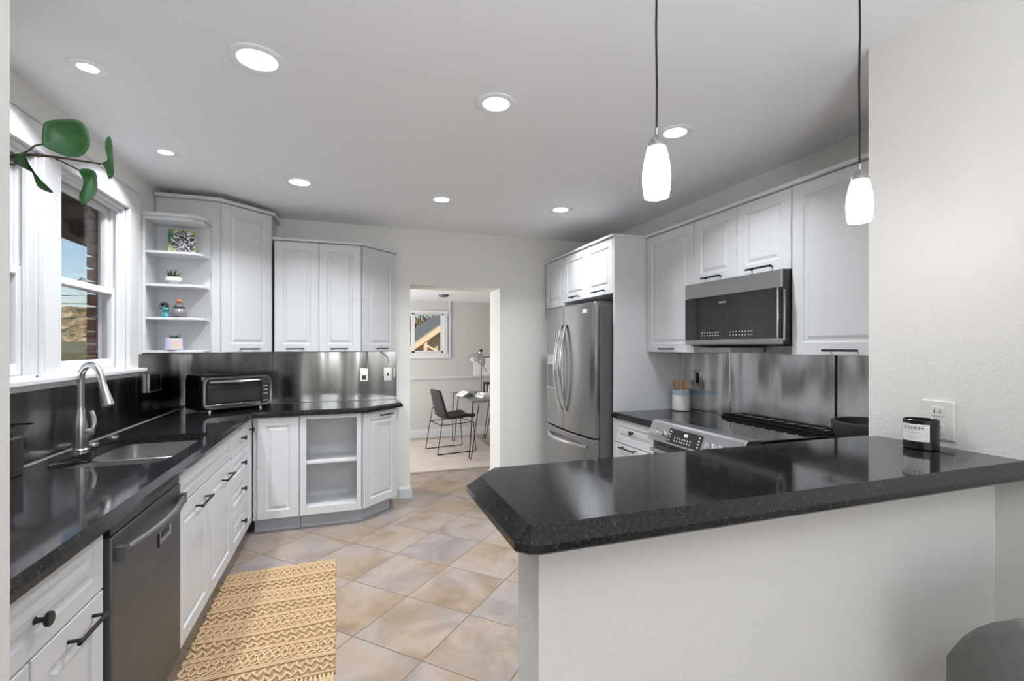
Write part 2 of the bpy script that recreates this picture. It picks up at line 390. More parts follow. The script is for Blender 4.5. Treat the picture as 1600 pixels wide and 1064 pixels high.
# study beyond the opening
YS = 7.33; HS = 2.10
SX0, SX1 = -1.1, 3.1
wx0, wx1, wz0, wz1 = .30, 1.395, 1.30, 1.90
bm = B()
for x0, z0, x1, z1 in ((SX0, 0, wx0, HS), (wx1, 0, SX1, HS), (wx0, 0, wx1, wz0), (wx0, wz1, wx1, HS)): box(bm, x0, YS, z0, x1, YS + .15, z1)
struct('wall_study_back', bm, M['wall_study'])
bm = B()
for y0, z0, y1, z1 in ((YO, 0, 5.5, HS), (6.9, 0, YS, HS), (5.5, 0, 6.9, .7), (5.5, 2.0, 6.9, HS)): box(bm, SX0 - .12, y0, z0, SX0, y1, z1)  # out-of-view opening added to let daylight into the study
struct('wall_study_left', bm, M['wall_study'])
struct('wall_study_right', bx(SX1, YO, 0, SX1 + .12, YS, HS), M['wall_study'])
struct('ceiling_study', bx(SX0 - .12, YO, HS, SX1 + .12, YS + .15, HS + .1), M['ceiling'])
bm = B(); box(bm, SX0, YS - .018, 0, SX1, YS, .105); box(bm, SX0, YS - .012, .105, SX1, YS, .12)
struct('baseboard_study', bm, M['trim'])
bm = B(); box(bm, SX0, YS - .035, .905, SX1, YS, .93); box(bm, SX0, YS - .02, .885, SX1, YS, .905)
struct('trim_1', bm, M['trim'], bevel=.004)
# thin white corner strip beside the study window
struct('trim_2', bx(1.478, YS - .02, 1.21, 1.50, YS, HS), M['trim'])
# baseboards around the opening
bm = B()
prof = ((.0, .016), (.085, .016), (.10, .009), (.112, .003))
def base_run(bm, x0, y0, x1, y1, nx, ny):
    for (za, ta), (zb, tb) in zip(prof, prof[1:]):
        a = [bm.verts.new(p) for p in ((x0, y0, za), (x1, y1, za), (x1 + nx * ta, y1 + ny * ta, za), (x0 + nx * ta, y0 + ny * ta, za))]
        c = [bm.verts.new(p) for p in ((x0, y0, zb), (x1, y1, zb), (x1 + nx * tb, y1 + ny * tb, zb), (x0 + nx * tb, y0 + ny * tb, zb))]
        bm.faces.new(a); bm.faces.new(c[::-1])
        for i in range(4): bm.faces.new((a[i], a[(i + 1) % 4], c[(i + 1) % 4], c[i]))
base_run(bm, .432, YB, OX0, YB, 0, -1); base_run(bm, OX0, YB - .016, OX0, YO, 1, 0)
struct('baseboard_left', bm, M['trim'])
bm = B(); base_run(bm, OX1, YB, 1.70, YB, 0, -1); base_run(bm, OX1, YB - .016, OX1, YO, -1, 0)
struct('baseboard_right', bm, M['trim'])

# ------------------------------------------------------------------ windows in the left wall
XC = -1.238   # face of the casing
bm = B()
CT = 2.345; co0, co1 = W1a - .12, W2b + .125
box(bm, XL, co0, WZ0, XC, W1a, WZ1); box(bm, XL, W1b, WZ0, XC, W2a, WZ1); box(bm, XL, W2b, WZ0, XC, co1, WZ1)
box(bm, XL, co0, WZ1, XC, co1, CT); box(bm, XL, co0 - .005, CT, XC + .008, co1 + .005, CT + .012)
struct('trim_3', bm, M['trim'], bevel=.003)
bm = B(); box(bm, XL - .02, co0 - .02, WZ0 - .022, -1.195, co1 + .012, WZ0); box(bm, XL, co0, WZ0 - .05, XC, co1, WZ0 - .022)
struct('trim_4', bm, M['trim'], bevel=.004)
def hung_window(idx, y0, y1):
    t = bpy.data.objects.new('window_%d' % idx, None); C.objects.link(t); t['kind'] = 'structure'; t.location = (XL, (y0 + y1) / 2, WZ0)
    def P(name, bm, m, **k):
        xform(bm, Matrix.Translation((-XL, -(y0 + y1) / 2, -WZ0))); return obj(name, bm, m, t, **k)
    bm = B()
    # jamb liner with stops, both sides, head and sill
    for a, s in ((y0, 1), (y1, -1)):
        box(bm, XO, min(a, a + s * .014), WZ0, XL, max(a, a + s * .014), WZ1)
        box(bm, -1.300, min(a + s * .014, a + s * .028), WZ0, -1.282, max(a + s * .014, a + s * .028), WZ1)
        box(bm, XO + .002, min(a + s * .014, a + s * .03), WZ0, -1.362, max(a + s * .014, a + s * .03), WZ1)
    box(bm, XO, y0, WZ1 - .014, XL, y1, WZ1); box(bm, XO, y0, WZ1 - .03, -1.36, y1, WZ1 - .014); box(bm, -1.30, y0, WZ1 - .03, -1.282, y1, WZ1 - .014)
    box(bm, XO - .02, y0, WZ0 - .002, XL, y1, WZ0 + .012)
    P('window_frame', bm, M['trim'], bevel=.002)
    zm = 1.715; a, c = y0 + .015, y1 - .015
    for nm, x0, x1, z0, z1, bt, tp in (('lower_sash', -1.332, -1.302, WZ0 + .013, zm + .02, .05, .035), ('upper_sash', -1.362, -1.334, zm - .015, WZ1 - .016, .035, .035)):
        f = B(); sw = .042
        box(f, x0, a, z0, x1, a + sw, z1); box(f, x0, c - sw, z0, x1, c, z1); box(f, x0, a + sw, z0, x1, c - sw, z0 + bt); box(f, x0, a + sw, z1 - tp, x1, c - sw, z1)
        sash = P(nm, f, M['trim'], bevel=.003)
        g = bx((x0 + x1) / 2 - .002, a + sw - .004, z0 + bt - .004, (x0 + x1) / 2 + .002, c - sw + .004, z1 - tp + .004)
        xform(g, Matrix.Translation((-XL, -(y0 + y1) / 2, -WZ0))); obj('pane', g, M['glass'], sash)
    lk = B(); ym = (y0 + y1) / 2
    box(lk, -1.325, ym - .03, zm + .0205, -1.305, ym + .03, zm + .030); box(lk, -1.322, ym - .012, zm + .030, -1.308, ym + .025, zm + .04)
    P('sash_lock', lk, M['nickel'], bevel=.002)
    return t
hung_window(1, W1a, W1b); hung_window(2, W2a, W2b)
# study window: slider with two panes
t = bpy.data.objects.new('window_3', None); C.objects.link(t); t['kind'] = 'structure'
bm = B(); yw = YS
for x0, z0, x1, z1 in ((wx0 - .07, wz0 - .09, wx1 + .075, wz0), (wx0 - .07, wz1, wx1 + .075, wz1 + .05), (wx0 - .07, wz0, wx0, wz1), (wx1, wz0, wx1 + .06, wz1)): box(bm, x0, yw - .02, z0, x1, yw, z1)
obj('window_casing', bm, M['trim'], t, bevel=.003)
bm = B()
for x0, z0, x1, z1 in ((wx0, wz0, wx0 + .03, wz1), (wx1 - .035, wz0, wx1, wz1), (wx0, wz0, wx1, wz0 + .03), (wx0, wz1 - .02, wx1, wz1), (.905, wz0, .955, wz1)): box(bm, x0, yw + .02, z0, x1, yw + .09, z1)
obj('window_frame', bm, M['trim'], t, bevel=.003)
obj('pane', bx(wx0 + .03, yw + .05, wz0 + .03, .905, yw + .055, wz1 - .02), M['glass'], t)
obj('pane', bx(.955, yw + .05, wz0 + .03, wx1 - .035, yw + .055, wz1 - .02), M['glass'], t)

# ------------------------------------------------------------------ stainless backsplashes
def splash(label, bm, m=None):
    return tag(obj('backsplash_sheet', bm, m or M['sheet'], None, bevel=.0008, seg=1), label, 'backsplash')
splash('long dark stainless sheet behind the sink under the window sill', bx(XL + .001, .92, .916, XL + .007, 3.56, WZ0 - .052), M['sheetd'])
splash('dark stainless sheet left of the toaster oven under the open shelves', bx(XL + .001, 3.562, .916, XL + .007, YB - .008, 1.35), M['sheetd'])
splash('stainless sheet behind the toaster oven in the back corner', bx(XL + .001, YB - .007, .916, -.61, YB - .001, 1.352))
splash('stainless sheet under the two door back cabinet with two wall plates', bx(-.608, YB - .007, .916, .415, YB - .001, 1.352))
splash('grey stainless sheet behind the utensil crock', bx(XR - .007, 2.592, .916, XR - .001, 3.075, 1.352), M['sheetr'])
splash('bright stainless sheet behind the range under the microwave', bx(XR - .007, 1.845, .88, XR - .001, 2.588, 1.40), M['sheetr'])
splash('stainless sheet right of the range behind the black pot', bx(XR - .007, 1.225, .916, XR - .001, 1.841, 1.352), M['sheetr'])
bm = B(); box(bm, XR - .011, 2.586, 1.02, XR - .007, 2.594, 1.352); tag(obj('seam_strip', bm, M['chrome']), 'thin bright strip on the sheet joint left of the range', 'strip')
bm = B(); box(bm, XR - .011, 1.838, .93, XR - .007, 1.847, 1.352); tag(obj('seam_strip', bm, M['black']), 'thin black strip on the sheet joint right of the range', 'strip')

# ------------------------------------------------------------------ cabinet building
def door_bm(x0, z0, x1, z1, fw=.062, t=.019, y=0.0):
    """raised panel front; front face towards -y"""
    bm = B(); w, h = x1 - x0, z1 - z0
    fw = min(fw, w * .26, h * .26)
    rings = [(0, 0, 0), (0, 0, -t + .002), (.002, .002, -t), (fw, fw, -t), (fw + .006, fw + .006, -t + .007), (fw + .016, fw + .016, -t + .007), (fw + .032, fw + .032, -t + .001)]
    if min(w, h) < .14: rings = [(0, 0, 0), (0, 0, -t + .002), (.002, .002, -t), (fw, fw, -t), (fw + .005, fw + .005, -t + .005)]
    rv = []
    for ix, iz, d in rings:
        rv.append([bm.verts.new((x, y + d, z)) for x, z in ((x0 + ix, z0 + iz), (x1 - ix, z0 + iz), (x1 - ix, z1 - iz), (x0 + ix, z1 - iz))])
    for a, b_ in zip(rv, rv[1:]):
        for i in range(4): bm.faces.new((a[i], a[(i + 1) % 4], b_[(i + 1) % 4], b_[i]))
    bm.faces.new(rv[-1]); bm.faces.new(rv[0][::-1])
    return bm
def bar_handle(parent, cx, cz, ln, y, off=.0):
    bm = B(); tube(bm, [(cx - ln / 2, y - .032, cz), (cx + ln / 2, y - .032, cz)], .0058, 10)
    for s in (-1, 1): tube(bm, [(cx + s * (ln / 2 - .018), y, cz), (cx + s * (ln / 2 - .018), y - .032, cz)], .005, 8)
    return obj('handle', bm, M['black'], parent, smooth=True)
def knob(parent, cx, cz, y):
    bm = B(); lathe(bm, [(0, 0), (.009, 0), (.006, .004), (.0055, .018), (.015, .021), (.0165, .024), (.0165, .029), (.014, .031), (0, .031)], 20, mtx=Matrix.Rotation(PI / 2, 4, 'X'), c=(cx, y, cz))
    return obj('knob', bm, M['black'], parent, smooth=True)
def cabinet(name, label, cat, loc, rotz, w, d, z0, z1, fronts, kick=0.0, group=None, kickd=.06, carcass=True, sink=False):
    """loc = front left corner of the carcass on the floor; fronts face local -y"""
    t = thing(name, label, cat, loc, rotz, group)
    if carcass:
        c_ = bx(.0006, 0, z0, w - .0006, d, .64 if sink else z1)
        if sink: box(c_, .0006, 0, .64, .018, d, z1); box(c_, w - .018, 0, .64, w - .0006, d, z1); box(c_, .018, 0, .64, w - .018, .016, z1)
        obj('carcass', c_, M['cab'], t)
    if kick: obj('kick_board', bx(0.001, kickd, 0, w - .001, kickd + .016, z0), M['kick'], t)
    for f in fronts:
        x0, a, x1, c, kind, h = f
        o = obj(kind, door_bm(x0 + .0018, a, x1 - .0018, c, y=-.0005), M['cab'], t)
        if h:
            if h[0] == 'bar': bar_handle(o, h[1], h[2], h[3], -.0195)
            else: knob(o, h[1], h[2], -.0195)
    return t
QL, QR = PI / 2, -PI / 2
XF = -.695      # carcass plane of the left run (door faces at -.675)
ZT, ZK = .874, .105
# left run: local x = world y
def left_cab(name, label, y0, y1, fronts, **k):
    return cabinet(name, label, 'cabinet', (XF, y0, 0), QL, y1 - y0, .545, ZK, ZT, fronts, kick=1, **k)
left_cab('base_cabinet', 'white base cabinet left of the dishwasher with a drawer over doors', .93, 1.694,
    [(0, .698, .764, .868, 'drawer', ('knob', .445, .775)), (0, .112, .426, .692, 'door', ('bar', .25, .655, .15)), (.43, .112, .764, .692, 'door', ('bar', .64, .648, .16))])
left_cab('base_cabinet', 'white sink base cabinet with a plain top panel over two doors', 2.337, 3.289,
    [(0, .725, .952, .868, 'false_front', None), (0, .112, .463, .718, 'door', ('bar', .315, .655, .19)), (.467, .112, .952, .718, 'door', ('bar', .80, .645, .19))], sink=True)
left_cab('drawer_cabinet', 'narrow white cabinet of four small drawers with black knobs', 3.292, 3.728,
    [(0, .712, .436, .868, 'drawer', ('knob', .29, .79)), (0, .536, .436, .706, 'drawer', ('knob', .29, .625)), (0, .36, .436, .530, 'drawer', ('knob', .29, .452)), (0, .112, .436, .354, 'drawer', ('knob', .29, .235))])
left_cab('base_cabinet', 'slim white corner cabinet with one knob beside the drawer stack', 3.731, 3.948,
    [(0, .112, .205, .868, 'door', ('knob', .12, .80))])
# back run
cabinet('base_cabinet', 'white base cabinet with one tall plain door left of the open cubby', 'cabinet', (-.672, 3.95, 0), 0, .317, .50, ZK, ZT,
    [(.03, .112, .315, .868, 'door', None)], kick=1)
t = thing('open_shelf_cabinet', 'white open fronted base cubby with one shelf under the back counter', 'cabinet', (-.352, 3.95, 0))
w = .446
bm = B(); box(bm, 0, -.018, ZK + .008, .045, .0, ZT); box(bm, w - .035, -.018, ZK + .008, w, 0, ZT); box(bm, .045, -.018, ZT - .03, w - .035, 0, ZT); box(bm, .045, -.018, ZK + .008, w - .035, 0, .172)
obj('face_frame', bm, M['cab'], t, bevel=.0015)
bm = B(); box(bm, .001, 0.0005, ZK, .02, .30, ZT); box(bm, w - .02, 0.0005, ZK, w - .001, .30, ZT); box(bm, .02, .285, ZK, w - .02, .30, ZT); box(bm, .02, 0.0005, ZT - .018, w - .02, .285, ZT); box(bm, .02, .0005, .15, w - .02, .285, .168)
obj('carcass', bm, M['cab'], t)
obj('shelf', bx(.021, .0008, .495, w - .021, .284, .515), M['cab'], t, bevel=.002)
obj('kick_board', bx(0, .06, 0, w, .076, ZK), M['kick'], t)
# angled end cabinet
A0, A1 = Vector((.098, 3.95)), Vector((.385, 4.222))
def angled(name, label, a0, a1, backpts, z0, z1, dz0, dz1, kick, handle, lip=0, plate=None):
    d = a1 - a0; ang = math.atan2(d.y, d.x); ln = d.length
    t = thing(name, label, 'cabinet', (a0.x, a0.y, 0), ang)
    inv = Matrix.Rotation(-ang, 2)
    pts = [tuple(inv @ (Vector(p) - a0)) for p in [tuple(a0), tuple(a1)] + backpts]
    obj('carcass', prism(B(), pts, z0, z1), M['cab'], t)
    o = obj('door', door_bm(.006, dz0, ln - .006, dz1, y=-.0005), M['cab'], t)
    if handle: bar_handle(o, *handle, -.0195)
    if kick:
        bm = B(); box(bm, .03, .05, 0, ln - .025, .066, z0 - .0005); box(bm, ln - .041, .066, 0, ln - .025, .066 + .17, z0 - .0005)
        obj('kick_board', bm, M['kick'], t)
    return t, ln
angled('base_cabinet', 'angled white base cabinet ending the back counter next to the doorway', A0, A1, [(.385, 4.462), (.098, 4.462)], ZK, ZT, .112, .868, True, (.24, .835, .15))

# upper cabinets, back wall
UZ0, UZ1 = 1.356, 2.236
cabinet('wall_cabinet', 'white two door wall cabinet above the back counter', 'cabinet', (-.556, 4.16, 0), 0, .654, .30, UZ0, UZ1,
    [(0, UZ0, .327, UZ1 - .004, 'door', ('bar', .152, UZ0 + .024, .135)), (.327, UZ0, .652, UZ1 - .004, 'door', ('bar', .155, UZ0 + .024, .135))] and
    [(0, UZ0, .327, UZ1 - .004, 'door', ('bar', .155, UZ0 + .024, .135)), (.327, UZ0, .652, UZ1 - .004, 'door', ('bar', .155 + .327, UZ0 + .024, .135))])
t, ln = angled('wall_cabinet', 'angled white end wall cabinet nearest the doorway', Vector((.10, 4.16)), Vector((.392, 4.43)), [(.392, 4.462), (.10, 4.462)], UZ0, UZ1, UZ0, UZ1 - .004, False, (.2, UZ0 + .024, .12))
# cornice strip over the back uppers
bm = prism(B(), [(-.566, 4.120), (.105, 4.120), (.415, 4.405), (.415, 4.462), (-.566, 4.462)], UZ1 + .001, UZ1 + .022)
tag(obj('cornice', bm, M['cab'], bevel=.004), 'thin white cornice strip on top of the back wall cabinets', 'moulding')
# tall corner cabinet
TZ1 = 2.425
c0, c1 = Vector((-.872, 3.875)), Vector((-.580, 4.155))
angled('wall_cabinet', 'tall angled corner wall cabinet right of the open shelves', c0, c1, [(-.580, 4.462), (XL + .008, 4.462), (XL + .008, 3.875)], UZ0, TZ1, UZ0, TZ1 - .004, False, (.2, UZ0 + .024, .15))
bm = prism(B(), [(XL + .008, 3.835), (-.865, 3.835), (-.545, 4.14), (-.545, 4.462), (XL + .008, 4.462)], TZ1 + .001, TZ1 + .026)
tag(obj('cornice', bm, M['cab'], bevel=.005), 'white cornice capping the tall corner wall cabinet', 'moulding')
# open corner shelf
t = thing('open_wall_shelf', 'white open wall shelf unit with four compartments beside the window', 'shelf', (XL, 3.872, 0))
x0, x1, yf = .002, .335, -.215
def shp(e=0.0): return [(x0, 0 - .0012), (x0, yf), (x1 - .045, yf), (x1 - .002, yf + .055), (x1, -.0012)]
bm = B(); box(bm, x0, yf + .004, UZ0, x0 + .018, -.0012, 2.245); obj('side_panel', bm, M['cab'], t, bevel=.001)
obj('back_panel', bx(x0 + .018, -.013, UZ0 + .001, x1, -.0012, 2.245), M['cab'], t)
for z in (UZ0, 1.572, 1.79, 2.005):
    p = [(x0 + .018, -.013), (x0 + .018, yf + .004), (x1 - .05, yf + .004), (x1 - .003, yf + .055), (x1 - .003, -.013)]
    obj('shelf', prism(B(), [(a, b_) for a, b_ in p], z + .0005, z + .017), M['cab'], t, bevel=.003)
bm = prism(B(), [(x0, -.0012), (x0, yf - .012), (x1 - .04, yf - .012), (x1 + .012, yf + .05), (x1 + .012, -.0012)], 2.246, 2.268)
prism(bm, [(x0, -.0012), (x0, yf + .002), (x1 - .05, yf + .002), (x1 - .003, yf + .055), (x1 - .003, -.0012)], 2.222, 2.2455)
obj('top_board', bm, M['cab'], t)

# right side: local x = -world y
XU = 2.17
def right_up(label, y0, y1, z0, h, **k):
    w = y1 - y0
    return cabinet('wall_cabinet', label, 'cabinet', (XU, y1, 0), QR, w, XR - .009 - XU, z0, 2.222, [(0, z0, w, 2.218, 'door', ('bar', h[0], z0 + h[1], h[2]))], **k)
right_up('white wall cabinet between the fridge panel and the microwave', 2.572, 3.094, 1.357, (.26, .024, .15))
right_up('left one of the two short cabinets above the microwave', 2.206, 2.570, 1.80, (.18, .03, .16))
right_up('right one of the two short cabinets above the microwave', 1.842, 2.204, 1.80, (.18, .03, .17))
right_up('large white wall cabinet right of the microwave beside the cream wall', 1.235, 1.840, 1.357, (.27, .024, .16))
bm = bx(2.132, 1.235, 2.2225, XR - .002, 3.098, 2.243)
tag(obj('cornice', bm, M['cab'], bevel=.004), 'long white cornice strip on the cabinets above the range', 'moulding')
tag(obj('light_rail', bx(2.20, 2.30, 1.36, 2.46, 2.571, 1.392), M['cab'], bevel=.002), 'small white filler block below the left end of the microwave', 'filler')
# fridge surround
tag(obj('side_panel', bx(1.872, 3.100, 0, XR - .001, 3.118, 2.222), M['cab'], bevel=.001), 'tall white panel on the range side of the fridge', 'panel')
cabinet('wall_cabinet', 'white two door cabinet above the fridge', 'cabinet', (1.892, 3.975, 0), QR, .853, .58, 1.80, 2.222,
    [(0, 1.80, .43, 2.218, 'door', ('bar', .24, 1.83, .17)), (.432, 1.80, .853, 2.218, 'door', ('bar', .66, 1.83, .19))])
cabinet('wall_cabinet', 'narrow longer white cabinet above the fridge next to the back wall', 'cabinet', (1.892, 4.40, 0), QR, .422, .58, 1.772, 2.222, [(0, 1.772, .422, 2.218, 'door', None)])
bm = bx(1.858, 3.0995, 2.2225, XR - .002, 4.405, 2.243)
tag(obj('cornice', bm, M['cab'], bevel=.004), 'white cornice strip on top of the fridge cabinets', 'moulding')
# right base cabinet
cabinet('drawer_cabinet', 'white base drawer cabinet between the fridge panel and the range', 'cabinet', (1.89, 3.097, 0), QR, .502, .57, ZK, ZT,
    [(0, .697, .502, .868, 'drawer', ('knob', .245, .795)), (0, .40, .502, .691, 'drawer', ('bar', .20, .672, .19)), (0, .112, .502, .394, 'drawer', ('bar', .24, .36, .19))], kick=1)
cabinet('base_cabinet', 'white base cabinet right of the range behind the half wall', 'cabinet', (1.89, 1.826, 0), QR, .58, .57, ZK, ZT, [(0, .112, .58, .868, 'door', ('bar', .29, .84, .15))], kick=1)

# ------------------------------------------------------------------ countertops
hole = []
back = [(-.775, 2.36), (-.745, 2.40), (-.735, 2.52), (-.735, 2.95), (-.745, 3.06), (-.79, 3.10), (-1.02, 3.10), (-1.10, 3.06), (-1.135, 2.95), (-1.14, 2.80), (-1.125, 2.73), (-1.13, 2.66), (-1.155, 2.58), (-1.16, 2.45), (-1.13, 2.38), (-1.08, 2.355)]
hp = smooth_path([Vector(p + (0,)) for p in back + [back[0]]], 4)[:-1]
hole = [(p.x, p.y) for p in hp]
poly = [(-1.252, .905), (-.645, .905), (-.645, 3.905), (.115, 3.905), (.445, 4.21), (.445, 4.462), (-1.252, 4.462)]
tag(obj('countertop', slab(poly, .875, .914, .022, .018, hole[::1]), M['granite']), 'long L shaped black granite worktop around the sink and back corner', 'countertop')
poly = [(1.845, 2.594), (XR - .009, 2.594), (XR - .009, 3.098), (1.845, 3.098)]
tag(obj('countertop', slab(poly, .875, .914, .016, .015), M['granite']), 'short black granite worktop left of the range under the utensil crock', 'countertop')
poly = [(1.845, 1.228), (XR - .009, 1.228), (XR - .009, 1.826), (1.845, 1.826)]
tag(obj('countertop', slab(poly, .875, .914, .016, .015), M['granite']), 'black granite worktop right of the range holding the black pot', 'countertop')
poly = [(.276, .79), (.296, .768), (.32, .762), (1.85, .762), (1.85, 1.219), (1.799, 1.219), (1.799, 1.238), (.350, 1.238), (.276, 1.150)]
tag(obj('countertop', slab(poly, 1.036, 1.078, .032, .024), M['granite']), 'raised black granite bar top on the half wall in front', 'countertop')

# ------------------------------------------------------------------ sink and faucet
def bowl(parent, poly, z1, depth):
    bm = B(); rings = [(poly, z1), (poly, z1 - .002), (inset(poly, -.012), z1 - .002)]
    seq = [(inset(poly, -.012), z1), (poly, z1), (inset(poly, .004), z1 - depth * .75), (inset(poly, .018), z1 - depth * .95), (inset(poly, .04), z1 - depth)]
    rv = [[bm.verts.new((x, y, z)) for x, y in p] for p, z in seq]; k = len(poly)
    for a, b_ in zip(rv, rv[1:]):
        for i in range(k): bm.faces.new((a[i], a[(i + 1) % k], b_[(i + 1) % k], b_[i]))
    bm.faces.new(rv[-1])
    o = obj('bowl', bm, M['sink'], parent, smooth=True)
    md = o.modifiers.new('solid', 'SOLIDIFY'); md.thickness = .0015; md.offset = 1
    return o
sk = thing('kitchen_sink', 'double bowl stainless undermount sink below the window', 'sink', (-.945, 2.73, .874))
def shift(poly, dx=.945, dy=-2.73): return [(x + dx, y + dy) for x, y in poly]
bowl(sk, shift(rr_poly(-1.155, 2.362, -.738, 2.655, .07)), -.003, .19)
bowl(sk, shift(rr_poly(-1.14, 2.69, -.738, 3.095, .07)), -.003, .19)
for y in (2.5, 2.9):
    bm = B(); lathe(bm, [(0, .001), (.03, .001), (.04, .004), (.044, .002), (.044, 0)], 24, c=(-.0, y - 2.73, -.192)); obj('drain', bm, M['nickel'], sk, smooth=True)
fx, fy, fz = -1.185, 2.755, .9145
t = thing('faucet', 'tall brushed gooseneck pull down faucet behind the sink', 'faucet', (fx, fy, fz))
dr = Vector((.82, -.57, 0)).normalized()
bm = B(); lathe(bm, [(0, 0), (.033, 0), (.033, .005), (.028, .010), (.0275, .05), (.0275, .10), (.025, .135), (.018, .175), (.0150, .20), (0, .20)], 28)
obj('body', bm, M['nickel'], t, smooth=True)
R_ = .064; pts = [Vector((0, 0, .18)), Vector((0, 0, .25)), Vector((0, 0, .32))]
for i in range(1, 13):
    a = PI - i * (PI * .93) / 12; pts.append(Vector((0, 0, .335)) + dr * (R_ + R_ * math.cos(a)) + Vector((0, 0, R_ * math.sin(a))))
pts.append(pts[-1] + (pts[-1] - pts[-2]).normalized() * .045)
obj('spout', tube(B(), pts, .0145, 16), M['nickel'], t, smooth=True)
e = pts[-1]; dd = (pts[-1] - pts[-2]).normalized()
bm = B(); tube(bm, [e, e + dd * .008, e + dd * .03, e + dd * .075, e + dd * .098], .02, 20, rr=[.0155, .0165, .0175, .0235, .0245])
obj('spray_head', bm, M['nickel'], t, smooth=True)
bm = B(); tube(bm, [(.02, .0, .085), (.047, -.004, .085)], .016, 14)
tube(bm, smooth_path([(.044, -.004, .085), (.052, 0, .12), (.044, .01, .155), (.034, .014, .178)], 4), .01, 10)
obj('lever', bm, M['nickel'], t, smooth=True)
for x, y, lb in ((-1.2, 2.90, 'flat round metal sink hole cover nearer the faucet'), (-1.195, 3.10, 'flat round metal sink hole cover farther from the faucet')):
    bm = B(); lathe(bm, [(0, .010), (.020, .009), (.026, .005), (.027, 0), (0, 0)], 24, c=(x, y, .9145)); tag(obj('hole_cover', bm, M['nickel'], smooth=True), lb, 'sink accessory')
# soap bottle
t = thing('soap_dispenser', 'square black soap pump bottle left of the sink', 'soap dispenser', (-1.20, 2.275, .9145))
obj('bottle', prism(B(), rr_poly(-.034, -.034, .034, .034, .008, 3), 0, .145), M['blackm'], t, bevel=.004)
bm = B(); lathe(bm, [(.0, .1455), (.018, .1455), (.018, .164), (.009, .166), (.009, .178), (.021, .18), (.021, .196), (.008, .2), (0, .2)], 20); box(bm, .0, -.008, .192, .075, .008, .2)
obj('pump', bm, M['blackp'], t, smooth=True)

# ------------------------------------------------------------------ dishwasher
t = thing('dishwasher', 'stainless dishwasher with a curved bar handle in the left run', 'dishwasher', (-.693, 1.70, 0), QL)
w = .63
obj('tub', bx(.004, .012, .11, w - .004, .54, .868), M['dark'], t)
obj('door', bx(.014, -.03, .115, w - .01, .010, .832), M['steelh'], t, bevel=.004)
obj('control_strip', bx(.014, -.026, .836, w - .01, .010, .862), M['blackp'], t, bevel=.002)
pts = []
for i in range(13):
    s = i / 12; pts.append((.035 + s * (w - .065), -.045 - .032 * math.sin(PI * s), .775 ))
bm = B(); tube(bm, pts, .013, 12, flat=1.25)
box(bm, .03, -.058, .755, .058, -.029, .795); box(bm, w - .055, -.058, .755, w - .027, -.029, .795)
obj('handle', bm, M['steelh'], t, smooth=True)
bm = B(); box(bm, .38, -.0325, .665, .50, -.0302, .735); obj('badge', bm, M['nickel'], t)
bm = B(); box(bm, .374, -.0335, .66, .381, -.0302, .738); box(bm, .374, -.0335, .736, .53, -.0302, .7385); box(bm, .40, -.0335, .685, .48, -.0326, .715); obj('badge_edge', bm, M['black'], t)
obj('kick_board', bx(.004, .055, 0, w - .004, .07, .109), M['dark'], t)

# ------------------------------------------------------------------ toaster oven
t = thing('toaster_oven', 'black toaster oven with silver trimmed door in the back corner', 'toaster oven', (-.87, 4.17, .9145), math.radians(34))
w, d, h = .49, .31, .272
prof = [(-d / 2 + .02, .018), (-d / 2 + .004, .05), (-d / 2, .13), (-d / 2 + .006, .235), (-d / 2 + .028, h - .004), (-d / 2 + .06, h), (d / 2 - .03, h), (d / 2, h - .03), (d / 2, .018)]
bm = B(); lo = [bm.verts.new((-w / 2, y, z)) for y, z in prof]; hi = [bm.verts.new((w / 2, y, z)) for y, z in prof]
bm.faces.new(lo); bm.faces.new(hi[::-1])
for i in range(len(prof)): j = (i + 1) % len(prof); bm.faces.new((lo[i], lo[j], hi[j], hi[i]))
obj('housing', bm, M['blackp'], t, bevel=.006, seg=3)
def rring(bm, x0, z0, x1, z1, r, wd, y0, y1):
    o = rr_poly(x0, z0, x1, z1, r, 5); i_ = rr_poly(x0 + wd, z0 + wd, x1 - wd, z1 - wd, max(.004, r - wd), 5); k = len(o)
    V = [[bm.verts.new((a, y, c)) for a, c in p] for p, y in ((o, y1), (o, y0), (i_, y0), (i_, y1))]
    for q in range(4):
        a, b_ = V[q], V[(q + 1) % 4]
        for j in range(k): bm.faces.new((a[j], a[(j + 1) % k], b_[(j + 1) % k], b_[j]))
    return bm
yf = -d / 2
obj('trim_ring', rring(B(), -w / 2 + .004, .03, w / 2 - .004, .260, .045, .014, yf - .014, yf + .01), M['chrome'], t, smooth=True)
obj('fascia', prism(B(), [(a, c) for a, c in [(0, 0)]] , 0, 0) if False else bx(-w / 2 + .014, yf - .006, .04, w / 2 - .014, yf + .0, .250), M['blackp'], t)
dr_ = obj('door', bx(-w / 2 + .02, yf - .013, .064, w / 2 - .085, yf - .0065, .235), M['blackp'], t, bevel=.002)
obj('door_window', bx(-w / 2 + .032, yf - .0145, .078, w / 2 - .095, yf - .0132, .205), M['ovenglass'], dr_)
bm = B(); tube(bm, [(-w / 2 + .035, yf - .036, .226), (w / 2 - .10, yf - .036, .226)], .011, 12)
for x in (-w / 2 + .05, w / 2 - .115): tube(bm, [(x, yf - .0135, .226), (x, yf - .036, .226)], .005, 8)
obj('handle', bm, M['chrome'], dr_, smooth=True)
obj('lower_trim', bx(-w / 2 + .022, yf - .016, .043, w / 2 - .088, yf - .0065, .062), M['chrome'], t, bevel=.002)
pn = obj('control_panel', bx(w / 2 - .08, yf - .010, .045, w / 2 - .018, yf - .0062, .245), M['blackm'], t)
bm = B(); rring(bm, w / 2 - .072, .203, w / 2 - .026, .237, .004, .004, yf - .0125, yf - .0101); obj('display_frame', bm, M['nickel'], pn)
